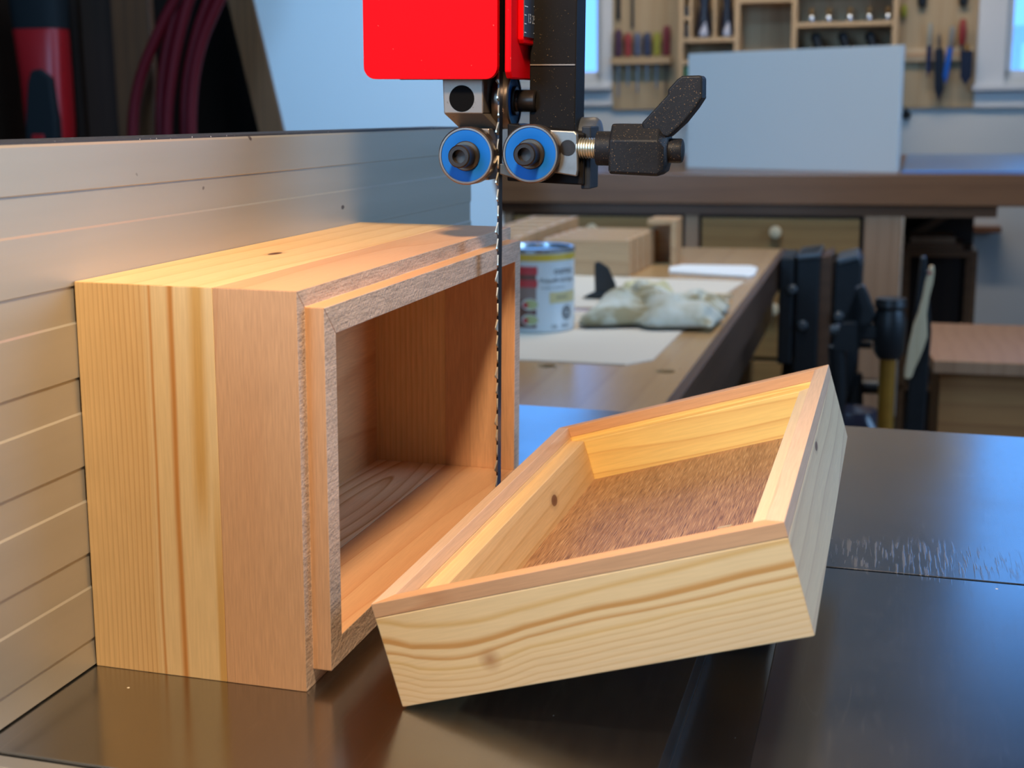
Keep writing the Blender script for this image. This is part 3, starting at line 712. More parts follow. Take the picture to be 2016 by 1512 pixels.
def patch(name, a0, a1, za, zb, mt, rr=r + .35):
    k = max(2, int((a1 - a0) / 4)); vs = []; fs = []
    for i in range(k + 1):
        x = math.radians((a1 - a0) * i / k) * rr
        vs += [(x, 0), (x, zb - za)]
    for i in range(k): fs.append((2 * i, 2 * i + 2, 2 * i + 3, 2 * i + 1))
    mb = MB().add(wrap(vs, a0, za, rr), fs); return mb.build(name, mt, t)
def tin_text(body, a0, z, size, mt, rr=r + .6):
    vs, fs = text_mb(body, size); mb = MB().add(wrap(vs, a0, z, rr), fs); mb.build('printed_text', mt, t)
M_ink = plain('grey_ink', (0.05, 0.06, 0.07), 0.5)
patch('yellow_band', -179, 180, -28, -19, plain('tin_yellow', (0.55, 0.36, 0.03), 0.4))
M_tr = plain('tin_red', (0.42, 0.03, 0.035), 0.4); M_tb = plain('tin_brown', (0.12, 0.05, 0.035), 0.4); M_tg = plain('tin_green', (0.36, 0.40, 0.18), 0.4)
patch('label_picture', -60, -3, BZ + 9, -36, M_tb)
patch('red_flash', -60, -1, -46, -35, M_tr, r + .5); patch('red_flash', -60, -1, -63, -53, M_tr, r + .5)
patch('picture_panel', -60, -3, -80, -63, plain('tin_pic', (0.20, 0.14, 0.12), 0.4), r + .5)
def oval(name, a0, z, rx, rz, mt, rr=r + .8, inner=0):
    n = 28; vs = [(rx * math.cos(2 * PI * i / n), rz * math.sin(2 * PI * i / n)) for i in range(n)]
    if inner:
        vs += [(inner * rx * math.cos(2 * PI * i / n), inner * rz * math.sin(2 * PI * i / n)) for i in range(n)]
        fs = [(i, (i + 1) % n, (i + 1) % n + n, i + n) for i in range(n)]
    else: fs = [tuple(range(n))]
    MB().add(wrap(vs, a0, z, rr), fs).build(name, mt, t)
for z in (-86, -107):
    oval('oval_picture', -13, z, 12, 8, M_tinwhite); oval('oval_picture', -12, z, 10, 6.5, M_tg, r + 1.0); oval('oval_picture', -20, z - 1, 4, 4, M_tr, r + 1.2)
tin_text('osmo', 25, -46, 15, M_ink); tin_text('Polyx\u00ae-Oil Raw', 3, -57, 8.6, M_ink); tin_text('Hardwax wood finish', 4, -65, 4.2, M_ink)
patch('yellow_label', 18, 75, -85, -70, plain('tin_tan', (0.50, 0.42, 0.2), 0.4), r + .5); tin_text('interior', 29, -79, 6.5, M_ink, r + .8)
oval('logo_ring', 50, -99, 8.5, 10, M_ink, inner=.82); oval('logo_ring', 50, -99, 5.5, 6.5, M_ink, inner=.55); tin_text('OIL  CIRE', 20, -119, 7, M_ink)
room(t)

# crumpled rag
def rag(name, pts_fn, nx, ny, mt, loc, label, cat, th=2.0):
    vs = []; fs = []
    for j in range(ny + 1):
        for i in range(nx + 1): vs.append(pts_fn(i / nx, j / ny))
    for j in range(ny):
        for i in range(nx):
            q = j * (nx + 1) + i; fs.append((q, q + 1, q + nx + 2, q + nx + 1))
    o = MB().add(vs, fs).build(name, mt, loc=loc, smooth=True, subsurf=1)
    so = o.modifiers.new('thick', 'SOLIDIFY'); so.thickness = th * S; so.offset = 1
    return room(tag(o, label, cat))
from mathutils import noise as mn
def ragf(u, v):
    x = -172 + 182 * u; y = 1452 + 210 * v
    e = min(u, 1 - u, v * 1.2, (1 - v)) * 4; e = min(1, e)
    w = mn.noise(Vector((u * 5.2, v * 4.5, 1.3))); w2 = mn.noise(Vector((u * 11, v * 9, 7.1)))
    z = BZ + 3 + e ** .5 * (27 + 24 * w + 6 * w2) + 4 * (1 - e)
    ed = 16 * mn.noise(Vector((u * 4, v * 4, 9)))
    z += 12 * math.exp(-((u - .35) ** 2) / .05) * e
    return (x + ed + 6 * w2, y + ed, max(BZ + 2.5, z))
rag('crumpled_rag', ragf, 40, 34, M_rag, (-80, 1550, BZ), 'crumpled stained white rag on the workbench beside the tin', 'rag')
def ragf2(u, v):
    x = -170 + 88 * u; y = 1690 + 70 * v; e = min(1, min(u, 1 - u, v, 1 - v) * 5)
    return (x, y, BZ + 4.5 + e * (26 + 14 * mn.noise(Vector((u * 4, v * 3, 4)))))
rag('yellowed_cloth', ragf2, 20, 14, plain('yellowed_cotton', (0.52, 0.46, 0.26), 0.9, vary=.3, nscale=50), (-130, 1720, BZ), 'small yellowed cloth just behind the crumpled rag', 'cloth')
t = thing('plastic_spreader', (-205, 1770, BZ + 1.5), 'black plastic spreader standing up behind the rag', 'spreader')
MB().prism([(-212, BZ + 8), (-176, BZ + 6), (-178, BZ + 26), (-190, BZ + 52), (-206, BZ + 62), (-213, BZ + 58)], 'y', 1742, 1748).build('blade', M_black_sp, t, 3)
MB().prism([(-232, BZ + 3), (-178, BZ + 3), (-175, BZ + 9), (-212, BZ + 13), (-222, BZ + 8)], 'y', 1736, 1770).build('foot', M_black_sp, t, 3)
room(t)

# stacked wooden trays on the bench
def tray(x0, x1, y0, y1, z0, z1, label, grp):
    t = thing('wooden_tray', ((x0 + x1) / 2, (y0 + y1) / 2, z0), label, 'tray', grp)
    MB().box(x0, x1, y0, y0 + 10, z0, z1).build('front', M_boxwood, t, 1)
    MB().box(x0, x1, y1 - 10, y1, z0, z1).build('back', M_boxwood, t, 1)
    MB().box(x0, x0 + 10, y0 + 10, y1 - 10, z0, z1).build('side', M_boxwood, t, 1)
    MB().box(x1 - 10, x1, y0 + 10, y1 - 10, z0, z1).build('side', M_boxwood, t, 1)
    MB().box(x0 + 10, x1 - 10, y0 + 10, y1 - 10, z1 - 10, z1 - 4).build('base_panel', M_boxwood, t)
    room(t)
gw = 'row of upturned wooden trays behind the tin'
nm = ('nearest', 'second', 'third', 'fourth', 'fifth', 'farthest')
for i in range(5):
    tray(-372 + i * 3 , -212 + i * 2.4, 2040 + i * 52, 2088 + i * 52, BZ + 0.3, BZ + 66, '%s upturned wooden tray in the row directly behind the tin' % (nm[i] if i < 4 else 'farthest'), gw)
for i in range(6):
    tray(-500, -400, 1950 + i * 88, 2030 + i * 88, BZ + 0.3, BZ + 74, '%s upturned wooden tray in the left row behind the saw blade' % nm[i], 'left row of upturned wooden trays')
t = thing('upright_tray', (-180, 2270, BZ), 'open wooden tray standing on end at the right of the tray row', 'tray')
MB().box(-212, -158, 2312, 2322, BZ, BZ + 88).build('back', M_boxwood, t, 1)
MB().box(-166, -156, 2230, 2312, BZ, BZ + 88).build('side', M_boxwood, t, 1)
MB().box(-212, -166, 2236, 2312, BZ + 78, BZ + 88).build('side', M_boxwood, t, 1)
room(t)

# ------------------------------------------------------------------ end vise, pipe clamp, paddle
t = thing('bench_vise', (110, 2400, BZ), 'large black bench vise with wooden jaw liners on the bench end', 'vise')
MB().box(34, 62, 2330, 2480, -330, -117).build('rear_jaw', M_dark, t, 4)
MB().prism([(66, -112), (112, -106), (112, -330), (92, -420), (66, -340)], 'y', 2330, 2480).build('jaw_casting', M_dark, t, 4)
MB().prism([(66, -112), (112, -106), (112, -117), (66, -122)], 'y', 2326, 2484).build('jaw_top', M_darkshine, t, 3)
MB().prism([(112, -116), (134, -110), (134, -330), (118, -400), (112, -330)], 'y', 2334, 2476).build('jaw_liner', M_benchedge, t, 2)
MB().prism([(138, -122), (180, -112), (192, -124), (190, -320), (172, -420), (138, -360)], 'y', 2336, 2470).build('front_jaw', M_dark, t, 5)
MB().prism([(142, -120), (180, -110), (186, -118), (146, -130)], 'y', 2332, 2474).build('jaw_top', M_darkshine, t, 2)
MB().cyl((60, 2400, -380), (240, 2400, -380), 16).build('screw', M_dark, t, smooth=True)
MB().cyl((60, 2440, -300), (215, 2440, -300), 11).build('guide_rod', M_dark, t, smooth=True)
MB().tube([(128, 2370, -330), (132, 2366, -430), (124, 2366, -520), (112, 2366, -600)], [22, 20, 24, 16], 12).build('hanging_arm', M_dark, t, smooth=True)
MB().tube([(178, 2366, -350), (190, 2360, -470), (186, 2360, -560), (176, 2360, -640)], [22, 18, 20, 15], 12).build('hanging_arm', M_dark, t, smooth=True)
MB().tube([(66, 2370, -330), (64, 2366, -400), (76, 2360, -470)], [24, 26, 12], 12).build('hanging_arm', M_dark, t, smooth=True)
for x, z in ((60, -180), (82, -250), (150, -230), (158, -330)): MB().lathe((x, 2334, z), (0, -1, 0), [(0, 10), (8, 10), (12, 7)], 10).build('bolt', M_darkshine, t, smooth=True)
MB().tube([(-130, 2340, -455), (-20, 2340, -462), (74, 2340, -470)], 17, 10).build('handle_bar', M_dark, t, smooth=True)
room(t)
t = thing('pipe_clamp', (240, 1900, FZ), 'upright pipe clamp with black head and yellow brown pipe', 'clamp')
MB().cyl((246, 1900, FZ), (243, 1900, -190), 13.5, 20).build('pipe', M_pipe, t, smooth=True)
MB().lathe((244, 1900, -232), (0, 0, 1), [(0, 18), (12, 25), (60, 27), (80, 22), (86, 26), (98, 24)], 20).build('clamp_head', M_dark, t, smooth=True)
MB().box(168, 240, 1886, 1914, -203, -178).build('jaw_arm', M_dark, t, 5)
MB().prism([(160, -215), (190, -218), (196, -150), (186, -118), (200, -112), (208, -126), (222, -160), (214, -178), (170, -180)], 'y', 1884, 1916).build('pivot_casting', M_dark, t, 4)
MB().lathe((150, 1900, -190), (1, 0, 0), [(0, 8), (12, 12), (22, 8)], 12).build('screw_end', M_darkshine, t, smooth=True)
MB().tube([(162, 1900, -215), (168, 1900, -300), (164, 1900, -370)], [16, 13, 10], 12).build('lower_arm', M_dark, t, smooth=True)
room(t)
room(tag(MB().lathe((190, 2040, -440), (0, 0, 1), [(0, 50), (20, 64), (60, 62), (90, 40), (96, 5)], 20).build('black_bag', plain('black_plastic_film', (0.012, 0.013, 0.025), 0.18), loc=(190, 2040, -440), smooth=True), 'shiny black plastic bundle at the foot of the clamp', 'bag'))
t = thing('dust_bin', (190, 2040, FZ), 'dark bin under the shiny black bundle', 'bin')
MB().lathe((190, 2040, FZ), (0, 0, 1), [(0, 52), (510, 66), (510, 60)], 24).build('bin_body', M_dark, t, smooth=True)
room(t)
t = thing('wooden_paddle', (290, 1900, -265), 'long pale wooden paddle hanging with narrow handle up', 'paddle')
n = 13; L_, R_ = [], []
prof = [(0, 304, 4), (.05, 303.5, 6), (.15, 301, 7.5), (.28, 297, 6.5), (.42, 293, 8.5), (.52, 291, 13), (.62, 290, 16), (.72, 286, 15), (.82, 282, 12.5), (.9, 278, 10), (.97, 276, 8), (1, 275, 5)]
for f, x, w in prof:
    z = -80 - 185 * f; L_.append((x - w * .8, z)); R_.append((x + w * .8, z))
MB().prism(L_ + R_[::-1], 'y', 1896, 1908).build('paddle_body', M_benchpale, t, 2)
MB().cyl((301.5, 1895.5, -91), (301.5, 1895, -91), 2.6, 12).build('red_mark', M_tr, t)
room(t)
t = thing('paddle_hook_post', (296, 1940, FZ), 'dark upright rack behind the pale paddle', 'rack')
MB().prism([(262, FZ), (292, FZ), (310, -190), (296, -70), (288, -70), (280, -190)], 'y', 1925, 1960).build('rack_body', M_dark, t, 3)
MB().cyl((298, 1925, -92), (298, 1896, -92), 2).build('peg', M_dark, t)
room(t)

# ------------------------------------------------------------------ white sheet and dark cupboard at the left
t = thing('leaning_sheet', (-700, 2620, FZ), 'big white sheet leaning askew behind the fence, brown left edge', 'panel')
s_ = 0.2145
xr = lambda z: -652 - s_ * (z + 15)
xl = lambda z: -985 - s_ * (z - 5) - 0
P0 = (xr(FZ + 2), FZ + 2)
hgt = 1950
d = Vector((-s_, 1)).normalized(); nrm = Vector((-d[1], d[0]))           # up the sheet, and to the left
wd = 470
def q(a_, b_): return (P0[0] + nrm[0] * a_ + d[0] * b_, P0[1] + nrm[1] * a_ + d[1] * b_)
zoff = -nrm[1] * 0
pl = [q(0, 0), q(wd, 0), q(wd, hgt), q(0, hgt)]
MB().prism(pl, 'y', 2620, 2638).build('sheet', M_lamin, t, 1)
MB().prism([q(wd, 0), q(wd + 62, 0), q(wd + 62, hgt), q(wd, hgt)], 'y', 2612, 2642).build('edge_strip', M_edge, t, 1)
# lowest corner touches the floor
t.location = (Vector((-700, 2620, FZ)) + Vector((0, 0, max(0, FZ - min(p[1] for p in (q(wd + 62, 0), q(0, 0))))))) * S
room(t)

t = thing('tool_cupboard', (-1400, 2720, FZ), 'dark open tool cupboard in the left background', 'cupboard')
MB().box(-1755, -1170, 3100, 3120, FZ, 1100).build('back_panel', M_darkwood, t)
MB().box(-1755, -1735, 2720, 3100, FZ, 1100).build('side_panel', M_darkwood, t)
MB().box(-1190, -1170, 2720, 3100, FZ, 1100).build('side_panel', M_darkwood, t)
MB().box(-1735, -1190, 2720, 3100, FZ, FZ + 20).build('bottom_panel', M_darkwood, t)
MB().box(-1755, -1170, 2720, 3100, 1080, 1100).build('top_panel', M_darkwood, t)
MB().box(-1735, -1190, 2730, 3100, 60, 80).build('shelf_board', M_darkwood, t)
room(t)
room(tag(MB().box(-1440, -1345, 2390, 2412, FZ, 760).build('brown_plank', M_plank, loc=(-1400, 2400, FZ), bevel=2), 'upright brown plank standing left of the red hoses', 'plank'))
room(tag(MB().box(-1535, -1442, 2420, 2440, FZ, 760).build('dark_plank', M_darkwood, loc=(-1490, 2400, FZ), bevel=2), 'darker plank standing just right of the red tool', 'plank'))
t = thing('red_power_tool', (-1590, 2350, 80), 'red and black power tool body standing in the dark corner', 'power tool')
def sec(x0, x1, z, dy): # rounded section
    n = 20; cx_ = (x0 + x1) / 2; hw = (x1 - x0) / 2
    return [(cx_ + hw * math.copysign(abs(math.cos(2 * PI * i / n)) ** .6, math.cos(2 * PI * i / n)), 2350 + dy * math.copysign(abs(math.sin(2 * PI * i / n)) ** .6, math.sin(2 * PI * i / n)), z) for i in range(n)]
MB().rings([sec(-1632, -1540, 82, 40), sec(-1636, -1536, 150, 42), sec(-1640, -1534, 250, 42), sec(-1652, -1532, 352, 38), sec(-1654, -1532, 356, 36)]).build('tool_body', M_toolred, t, smooth=True)
MB().rings([sec(-1652, -1530, 356, 37), sec(-1656, -1528, 420, 40), sec(-1652, -1526, 520, 38)]).build('top_cap', M_toolblk, t, smooth=True)
MB().prism([(-1622, 84), (-1542, 84), (-1540, 160), (-1545, 250), (-1570, 270), (-1594, 266), (-1604, 240), (-1618, 150)], 'y', 2300, 2330).build('grip', M_toolblk, t, 6)
MB().prism([(-1600, 100), (-1572, 100), (-1570, 128), (-1600, 128)], 'y', 2296, 2302).build('red_button', M_toolred, t, 2)
room(t)
t = thing('tool_stand', (-1590, 2350, FZ), 'dark block the red power tool stands on', 'stand')
MB().box(-1660, -1545, 2300, 2410, FZ, 80).build('stand_body', M_darkwood, t, 2)
room(t)
hoses = [((-1372, 120), (-1350, 230), (-1300, 330), (-1230, 430), (-1100, 560)), ((-1310, 120), (-1300, 230), (-1275, 330), (-1235, 430), (-1160, 560)),
         ((-1288, 120), (-1272, 230), (-1245, 330), (-1205, 430), (-1130, 560)), ((-1250, 120), (-1240, 230), (-1215, 320), (-1180, 400), (-1110, 520)), ((-1230, 120), (-1218, 230), (-1195, 310), (-1165, 370), (-1105, 470))]
t = thing('red_hose_coil', (-1280, 2380, 0), 'coil of dark red hose hanging in the dark cupboard', 'hose')
for k, hs in enumerate(hoses):
    yy = 2335 + 13 * (k % 2)
    pts = [(hs[0][0] - 4, yy + 4, -60)] + [(x, yy, z) for x, z in hs]
    fine = []
    for i in range(len(pts) - 1):
        for f in range(6):
            p0 = Vector(pts[max(0, i - 1)]); p1 = Vector(pts[i]); p2 = Vector(pts[i + 1]); p3 = Vector(pts[min(len(pts) - 1, i + 2)]); s2 = f / 6
            fine.append(0.5 * ((2 * p1) + (p2 - p0) * s2 + (2 * p0 - 5 * p1 + 4 * p2 - p3) * s2 ** 2 + (3 * p1 - p0 - 3 * p2 + p3) * s2 ** 3))
    MB().tube(fine, 12.5, 10).build('hose_loop', M_hose, t, smooth=True)
room(t)

# ================================================================== THE BANDSAW
saw = thing('bandsaw', (84, 170, -950), 'bandsaw with steel table, thin blade, blue bearing guides and red guard', 'bandsaw')
BX, BY = 83.9, 160.0
# table: two faces either side of the blade slot, with a mitre slot along y
tb = MB()
ZT = -32
Y_N, Y_F = -57.5, 404
sec_t = [(-150, ZT), (400, ZT), (400, 0), (202, 0), (202, -9.5), (179, -9.5), (179, 0), (-150, 0)]
tb.prism(sec_t, 'y', Y_N, 158.4).prism(sec_t, 'y', 160.0, Y_F)
tb.box(-150, 78, 158.4, 160.0, ZT, -.4)
tb.box(90, 178, 158.4, 160.0, ZT, -3).box(203, 400, 158.4, 160.0, ZT, -3)
tb.build('table', M_table, saw, 0.3)
MB().box(-150, 400, Y_N - 7, Y_N - .5, -32, -.6).build('front_rail', M_table_edge, saw, .6)
MB().lathe((BX, 172, -28), (0, 0, -1), [(0, 60), (30, 60), (90, 45)], 24).build('trunnion', M_black, saw)
MB().box(-60, 260, 40, 320, -950, -118).build('base_cabinet', M_black, saw, 6)
MB().box(-560, -420, 60, 300, -950, 900).build('column', M_black, saw, 10)
MB().box(-420, -60, 60, 300, -950, -420).build('lower_arm', M_black, saw, 6)
MB().box(-560, 330, 110, 300, 430, 900).build('upper_housing', M_black, saw, 20)
# blade
TP = 6.35; n = 66; z0 = -30
prof_b = []
for i in range(n + 1): prof_b.append((158.6, z0 + i * TP))
body = MB().prism([(159.0, z0), (163.8, z0), (163.8, z0 + n * TP), (159.0, z0 + n * TP)], 'x', BX - .3, BX + .3)
bl = body.build('blade', M_blade, saw)
th = MB()
for i in range(n):
    z = z0 + i * TP; o = (-.45, .45, 0)[i % 3]
    th.add([(BX - .3, 159.1, z), (BX + .3, 159.1, z), (BX + .3 + o, 157.3, z + 1.2), (BX - .3 + o, 157.3, z + 1.2), (BX - .3, 159.1, z + 5.2), (BX + .3, 159.1, z + 5.2), (BX + .2 + o, 157.4, z + 1.9), (BX - .2 + o, 157.4, z + 1.9)],
           [(0, 1, 2, 3), (4, 7, 6, 5), (0, 3, 7, 4), (1, 5, 6, 2), (3, 2, 6, 7), (0, 4, 5, 1)])
th.build('teeth', M_teeth, bl)
# guide post
MB().box(91.9, 110.4, 175, 191, 158, 430).build('guide_post', M_black, saw, .5)
MB().box(92.2, 110.0, 174.4, 175, 187, 187.5).build('post_seam', M_block, saw)
# red blade guard: front plate, side flange, outer flange with the scale
def rrect(x0, x1, z0, z1, r, n=6, top=False):
    pts = []
    for cx_, cz_, a0 in ((x1 - r, z0 + r, -90), (x1 - (r if top else .1), z1 - (r if top else .1), 0), (x0 + (r if top else .1), z1 - (r if top else .1), 90), (x0 + r, z0 + r, 180)):
        rr = r if (cz_ < (z0 + z1) / 2 or top) else .1
        for k in range(n + 1):
            a_ = math.radians(a0 + 90 * k / n); pts.append((cx_ + rr * math.cos(a_), cz_ + rr * math.sin(a_)))
    return pts
g = MB().prism(rrect(32.8, 85.9, 181.3, 300, 4.6), 'y', 150, 153).build('blade_guard', M_red, saw, .5, 3)
MB().prism(rrect(146, 184, 181.3, 300, 3.2) if False else [(150.5, 184), (150.5, 300), (184, 300), (184, 184), (181.5, 181.6), (153, 181.6)], 'x', 88.6, 91.0).build('side_flange', M_red, g, .5, 2)
MB().prism([(160, 196.2), (160, 300), (186, 300), (186, 196.2), (184.5, 194.6), (161.5, 194.6)], 'x', 91.0, 93.2).build('outer_flange', M_red, g, .5, 2)
MB().box(35, 89, 183.6, 185.6, 181.8, 300).build('rear_light_block', M_black, g, .3)  # rear sheet extended and blackened to shut window light out of the gap
sc_o = MB().box(93.2, 93.5, 160.5, 179.5, 197.2, 300).build('scale_strip', M_scale, g)
tk = MB()
for i in range(60):
    z = 199 + i * 1.0
    ln_ = 4.2 if i % 5 == 0 else 2.4
    tk.box(93.5, 93.58, 179 - ln_, 179, z, z + .22)
for i in range(24):
    z = 198.6 + i * 3.175; ln_ = 4.4 if i % 4 == 3 else 2.2
    tk.box(93.5, 93.58, 161, 161 + ln_, z, z + .3)
tk.build('scale_ticks', M_white_ink, sc_o)
for body_, yy, zz, s2 in (('13', 165.2, 202.5, 5), ('25', 171.6, 202.5, 4.6)):
    vs, fs = text_mb(body_, s2)
    MB().add([(93.6, yy + x, zz + y) for x, y, *_ in vs], fs).build('scale_number', M_white_ink, sc_o)
# left guide block
gb = MB().prism([(63.0, 168.6), (78.6, 168.6), (78.6, 184.5), (62.4, 184.5)], 'y', 156, 172).build('guide_block', M_block, saw, .4)
MB().add([(63.0, 156.1, 168.6), (78.6, 156.1, 168.6), (82.0, 166, 162.6), (66.6, 166, 162.6), (63.0, 174, 168.6), (78.6, 174, 168.6), (82.0, 174, 162.6), (66.6, 174, 162.6)], [(0, 1, 2, 3), (4, 7, 6, 5), (0, 3, 7, 4), (1, 5, 6, 2), (0, 4, 5, 1), (3, 2, 6, 7)]).build('block_foot', M_block, gb, .2)
MB().lathe((70.2, 156.05, 174.2), (0, -1, 0), [(0, 5.0), (.12, 5.0)], 32).build('black_plug', M_hole, gb, smooth=True)
# bearings
def bearing(c, axis, label, r=11.0, w=7.0, bolt=True, bl_len=8.0):
    c = Vector(c); ax = Vector(axis).normalized()       # c = centre of the outer face, axis points out of that face
    o = MB().lathe(c - ax * w, ax, [(0, r - 1.2), (0, r - .5), (.5, r), (w - .5, r), (w, r - .5), (w, r - 1.1), (w - .5, r - 1.1)], 56).build('guide_bearing', M_bearing, saw, smooth=True)
    tag(o, label)
    MB().lathe(c - ax * .6, ax, [(0, r - 1.15), (.25, r - 1.2), (.35, 6.2), (.1, 5.6)], 56).build('bearing_seal', M_seal, o, smooth=True)
    MB().lathe(c - ax * .4, ax, [(0, 5.6), (.9, 5.6), (1.2, 5.3), (1.2, 4.2), (2.1, 4.2), (2.3, 3.6)], 40).build('washer', M_bluegrey, o, smooth=True)
    k = MB(); hx = []
    k.lathe(c + ax * 1.5, ax, [(0, 4.0), (.4, 4.3), (bl_len - 1.2, 4.3), (bl_len - .7, 3.8), (bl_len - .7, 2.55), (bl_len - 3.4, 2.5), (bl_len - 3.6, 0.0)], 36)
    k.build('socket_bolt', M_bolt, o, smooth=True)
    return o
bearing((72.9, 152.2, 152.8), (0, -1, 0), 'blue sealed guide bearing left of the blade')
bearing((98.3, 152.2, 153.9), (0, -1, 0), 'blue sealed guide bearing right of the blade')
bearing((86.0, 175.4, 173.6), (1, 0, 0), 'thrust bearing edge-on behind the blade', bl_len=8)
# carrier behind the bearings, plates and clamp lever
MB().prism([(66, 145), (70, 143.6), (80, 143.4), (80, 163), (66, 163)], 'y', 160, 172).build('bearing_carrier', M_block, saw, .5)
MB().prism([(87, 143.2), (117.2, 142.2), (117.2, 161.6), (87, 165)], 'y', 160.5, 184).build('bearing_carrier', M_black, saw, .6)
MB().prism([(85.5, 146), (93, 144), (93, 150), (85.5, 150)], 'y', 155, 162).build('carrier_nose', M_bluegrey, saw, .4)
pl_ = MB().prism([(104, 147.2), (115.4, 145.6), (115.9, 148), (115.4, 161.3), (114.2, 162.4), (104, 162.8)], 'y', 156.4, 159).build('clamp_plate', M_zinc, saw, .5)
MB().lathe((111.8, 156.35, 156.2), (0, -1, 0), [(0, 3.0), (.1, 3.0)], 20).build('plate_hole', M_bolt, pl_)
MB().box(115.6, 119.2, 163, 178, 140.6, 164.2).build('side_bracket', plain("grey_bracket", (0.014, 0.016, 0.02), 0.5, spec=.2), saw, .5)
hd = MB().lathe((117.0, 160, 156.1), (1, 0, 0), [(5.5, 6.4), (11.8, 6.4), (12.4, 5.8)], 32).build('clamp_handle', M_blackpl, saw, smooth=True)
tag(hd, 'black adjustable clamp lever with threaded stud')
thd = []
for i in range(40):
    thd.append((-2 + i * .25, 3.9 if i % 4 in (0, 1) else 3.15))
MB().lathe((117.0, 160, 156.1), (1, 0, 0), thd, 28).build('threaded_stud', M_thread, hd, smooth=True)
hb = MB()
def hsec(x, z0_, z1_, hy, ch):
    return [(x, 160 - hy, z0_ + ch * .4), (x, 160 - hy + ch, z0_), (x, 160 + hy - ch, z0_), (x, 160 + hy, z0_ + ch), (x, 160 + hy, z1_ - ch), (x, 160 + hy - ch, z1_), (x, 160 - hy + ch + 3, z1_), (x, 160 - hy, z1_ - ch - 4)]
hb.rings([hsec(128.4, 147.6, 164.6, 8.4, 2), hsec(129.0, 147.0, 165.3, 9.0, 2), hsec(146.6, 146.4, 165.3, 9.2, 2), hsec(149.0, 148.0, 163.6, 8.2, 2.6), hsec(149.8, 150.6, 161.4, 6.8, 2.6)])
hb.build('handle_hub', M_blackpl, hd, .5, 2, smooth=True)
lv = MB()
lp = [(140.6, 163.0), (139.9, 165.6), (149.4, 176.0), (149.2, 177.6), (152.6, 181.4), (154.4, 182.6), (161.2, 182.8), (162.6, 181.6), (162.8, 174.8), (160.6, 170.4), (156.4, 165.0), (150.6, 159.6), (147.6, 160.2)]
cxx = sum(p[0] for p in lp) / len(lp)
lv.prism([(p[0] - (0.8 if i > 6 else 0), p[1] + (0.9 if i > 8 else 0)) for i, p in enumerate(lp)], 'y', 154.5, 166)
lv.build('lever', M_blackpl, hd, .9, 3, smooth=False)
MB().lathe((149.4, 160, 155.6), (1, 0, 0), [(-1, 4.5), (4.6, 4.5), (5.2, 4.2), (5.5, 3.4)], 28).build('release_button', M_blackpl, hd, smooth=True)
MB().lathe((107.0, 188, 159.5), (1, -0.05, 0), [(0, 7), (3, 8.0), (9, 8.0), (10.4, 7.0), (11.2, 4)], 32).build('adjusting_knob', plain('grey_knob', (0.05, 0.055, 0.065), 0.4), saw, smooth=True)

# ------------------------------------------------------------------ rip fence
F = thing('rip_fence', (-2, 60, 0), 'tall silver aluminium rip fence with fine horizontal grooves', 'fence')
prof = [(0, 159.4), (-2.0, 159.9), (-26, 159.9), (-26, 0.6), (0, 0.6)]
g0, gp = 134.99, 27.34
face = []
for k in range(6):
    zd = g0 + 11.0 - k * gp if k else g0 + 11.0      # downward facing step above each bright line
    zd = (146.2 if k == 0 else g0 - gp * (k - 1) - 16.4)
    zb = g0 - gp * k
    face.append(('d', zd)); face.append(('b', zb))
face.sort(key=lambda q_: q_[1])
pts = [(0, 0.6)]
out = False
# start from the bottom: proud face, then at a bright line step back, at a dark line step out again
for kind, z in face:
    if z < 2: continue
    if kind == 'b': pts += [(0, z - .3), (-.5, z + .3)]
    else: pts += [(-.5, z - .15), (0, z + .15)]
pts = [pts[0]] + [p for p in pts[1:]]
pts += [(0, 159.2), (-.6, 159.9), (-26, 159.9), (-26, .6)]
fx = []
for p in pts: fx.append((p[0] - 0.25, p[1]))
MB().prism(fx, 'y', -330, 398).build('fence_body', M_fence, F)
MB().box(-24, -1.5, -330, 397, 159.9, 160.6).build('top_strip', plain('dusty_dark_strip', (0.03, 0.03, 0.035), 0.6, specks=(0.5, 0.5, 0.5), dens=.72), F)
MB().box(-24, -2, -350, -330, 0.6, 150).build('end_cap', M_black, F, 1)

# ================================================================== THE BOX (lying on its side against the fence)
W, LEN, H, T, P_, RT, OX, OY = 70.6, 226.0, 120.0, 13.8, 5.9, 5.2, 0.05, 0.0
JX = 44.6
box = thing('wooden_box', (0, 0, 0), 'open wooden box lying on its side against the fence', 'box')
def mitred(side, prof, ext=(LEN, H), org=(0, 0)):
    """one wall of a mitred frame; prof = polygon of (x, inset); frame lies in the y,z plane"""
    a_, b_ = ext; vs0, vs1 = [], []
    for x, d_ in prof:
        if side == 'near': p0, p1 = (d_, d_), (d_, b_ - d_)
        if side == 'far': p0, p1 = (a_ - d_, d_), (a_ - d_, b_ - d_)
        if side == 'bottom': p0, p1 = (d_, d_), (a_ - d_, d_)
        if side == 'top': p0, p1 = (d_, b_ - d_), (a_ - d_, b_ - d_)
        vs0.append((x + OX, p0[0] + org[0], p0[1] + org[1])); vs1.append((x + OX, p1[0] + org[0], p1[1] + org[1]))
    n_ = len(prof)
    return MB().rings([vs0, vs1])
pine_prof = [(0, 0), (0, T), (JX, T), (JX, 0)]
maple_prof = [(JX, 0), (JX, T), (W + P_, T), (W + P_, RT), (W, RT), (W, 0)]
def two_mats(mb, main, sawn, n_, idx):
    mb.m = [0] * len(mb.m)
    for i in idx: mb.m[i] = 1
    return mb
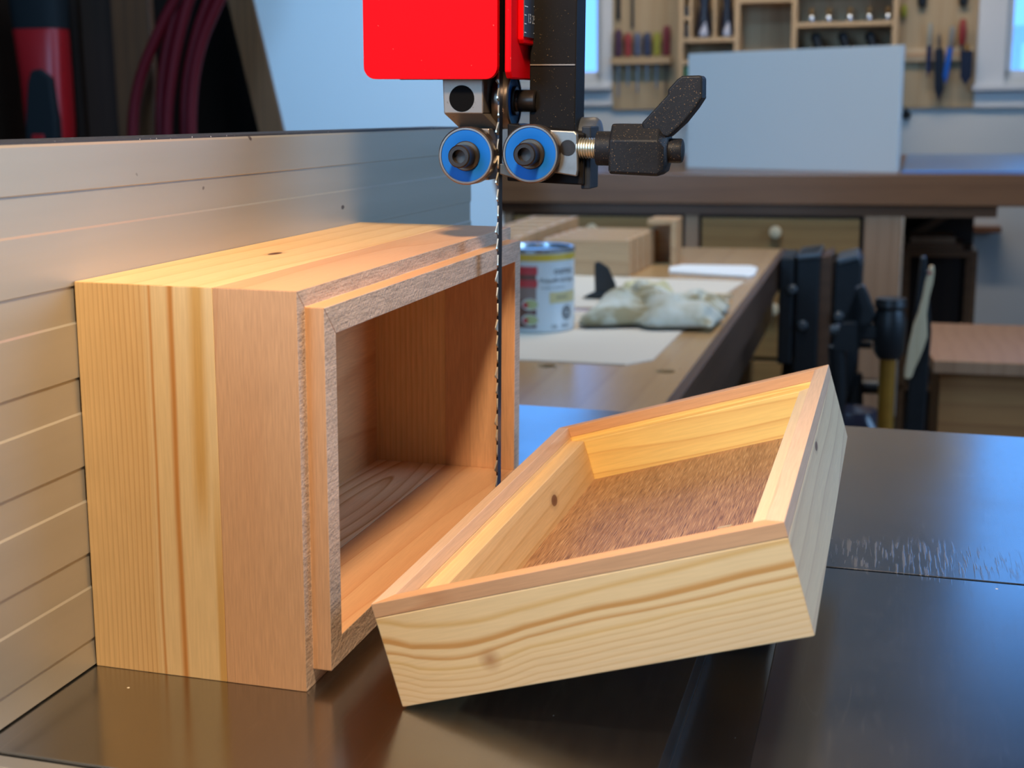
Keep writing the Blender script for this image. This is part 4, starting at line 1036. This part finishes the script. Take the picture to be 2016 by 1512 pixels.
for side, mp, mm_ in (('near', M_pine_end, M_maple_z), ('far', M_pine_far, M_maple_z), ('bottom', M_pine_in, M_maple_y), ('top', M_pine_y, M_maple_y)):
    nm_ = 'end_board' if side in ('near', 'far') else 'side_board'
    b1 = mitred(side, pine_prof).build(nm_, mp, box, 0.25 if side != 'near' else .25)
    mb = mitred(side, maple_prof)
    two_mats(mb, mm_, M_saw, 6, (2, 4))
    b2 = mb.build('end_border' if side in ('near', 'far') else 'side_border', [mm_, M_saw], box, .25)
    tag(b2, 'pinkish brown border strip with stepped lip')
MB().box(3, 12, T, LEN - T, T, H - T).build('bottom_panel', M_backpanel, box)
# small wood crumbs of glue and dust on the lip
# ================================================================== THE LID
LR = ((0.95613, 0.00839, -0.29282), (-0.00918, 0.99996, -0.00135), (0.2928, 0.00398, 0.95617))
LW, LL, LD = 120.3, 225.5, 31.85
lid = thing('box_lid', (0, 0, 0), 'upturned wooden box lid tilted against the open box, brown panel inside', 'lid')
JZ = -4.4; LT2 = 13.0; LRT = 5.6; LS = 6.0; LP_ = 23.5
def lmitre(side, prof):
    """prof = polygon of (z, inset) in the lid frame"""
    v0, v1 = [], []
    for z, d_ in prof:
        if side == 'left': p0, p1 = (d_, d_), (d_, LL - d_)
        if side == 'right': p0, p1 = (LW - d_, d_), (LW - d_, LL - d_)
        if side == 'near': p0, p1 = (d_, d_), (LW - d_, d_)
        if side == 'far': p0, p1 = (d_, LL - d_), (LW - d_, LL - d_)
        v0.append((p0[0], p0[1], z)); v1.append((p1[0], p1[1], z))
    return MB().rings([v0, v1])
lowp = [(JZ, 0), (JZ, LRT), (-LS, LRT), (-LS, LT2), (-LP_, LT2), (-LD, LT2), (-LD, 0)]
upp = [(0, 0), (0, LRT), (JZ, LRT), (JZ, 0)]
for side, mp, mm_ in (('left', M_lid_left, M_rim), ('right', M_lid_right, M_rim), ('near', M_lid_front, M_maple_lx), ('far', M_lid_far, M_maple_lx)):
    lmitre(side, lowp).build('side_board' if side in ('left', 'right') else 'end_board', mp, lid, .3)
    b2 = lmitre(side, upp).build('rim_strip', mm_, lid, .2); tag(b2, 'pinkish brown rim strip')
MB().box(LT2, LW - LT2, LT2, LL - LT2, -LD + .3, -LP_).build('lid_panel', M_veneer, lid)
mL = Matrix.Identity(4)
for i in range(3):
    for j in range(3): mL[i][j] = LR[i][j]
mL.translation = Vector((92.55, -2.93, 31.0)) * S
lid.matrix_world = mL
ch = tag(MB().prism([(0, 0), (4.5, .5), (5, 1.0), (.3, 1.0)], 'z', 0, .5).build('wood_chip', M_benchpale, loc=(0, 0, 0)), 'tiny pale wood chip lying on the brown panel inside the lid', 'wood chip')
ch.matrix_world = mL @ Matrix.Translation(Vector((84, 92, -LP_)) * S)
# offcut under the raised side of the lid
tag(MB().box(176, 198, 110, 170, 0, 22.6).build('support_block', M_boxwood, loc=(176, 110, 0), bevel=.5), 'small wooden offcut propping the raised side of the lid', 'block')
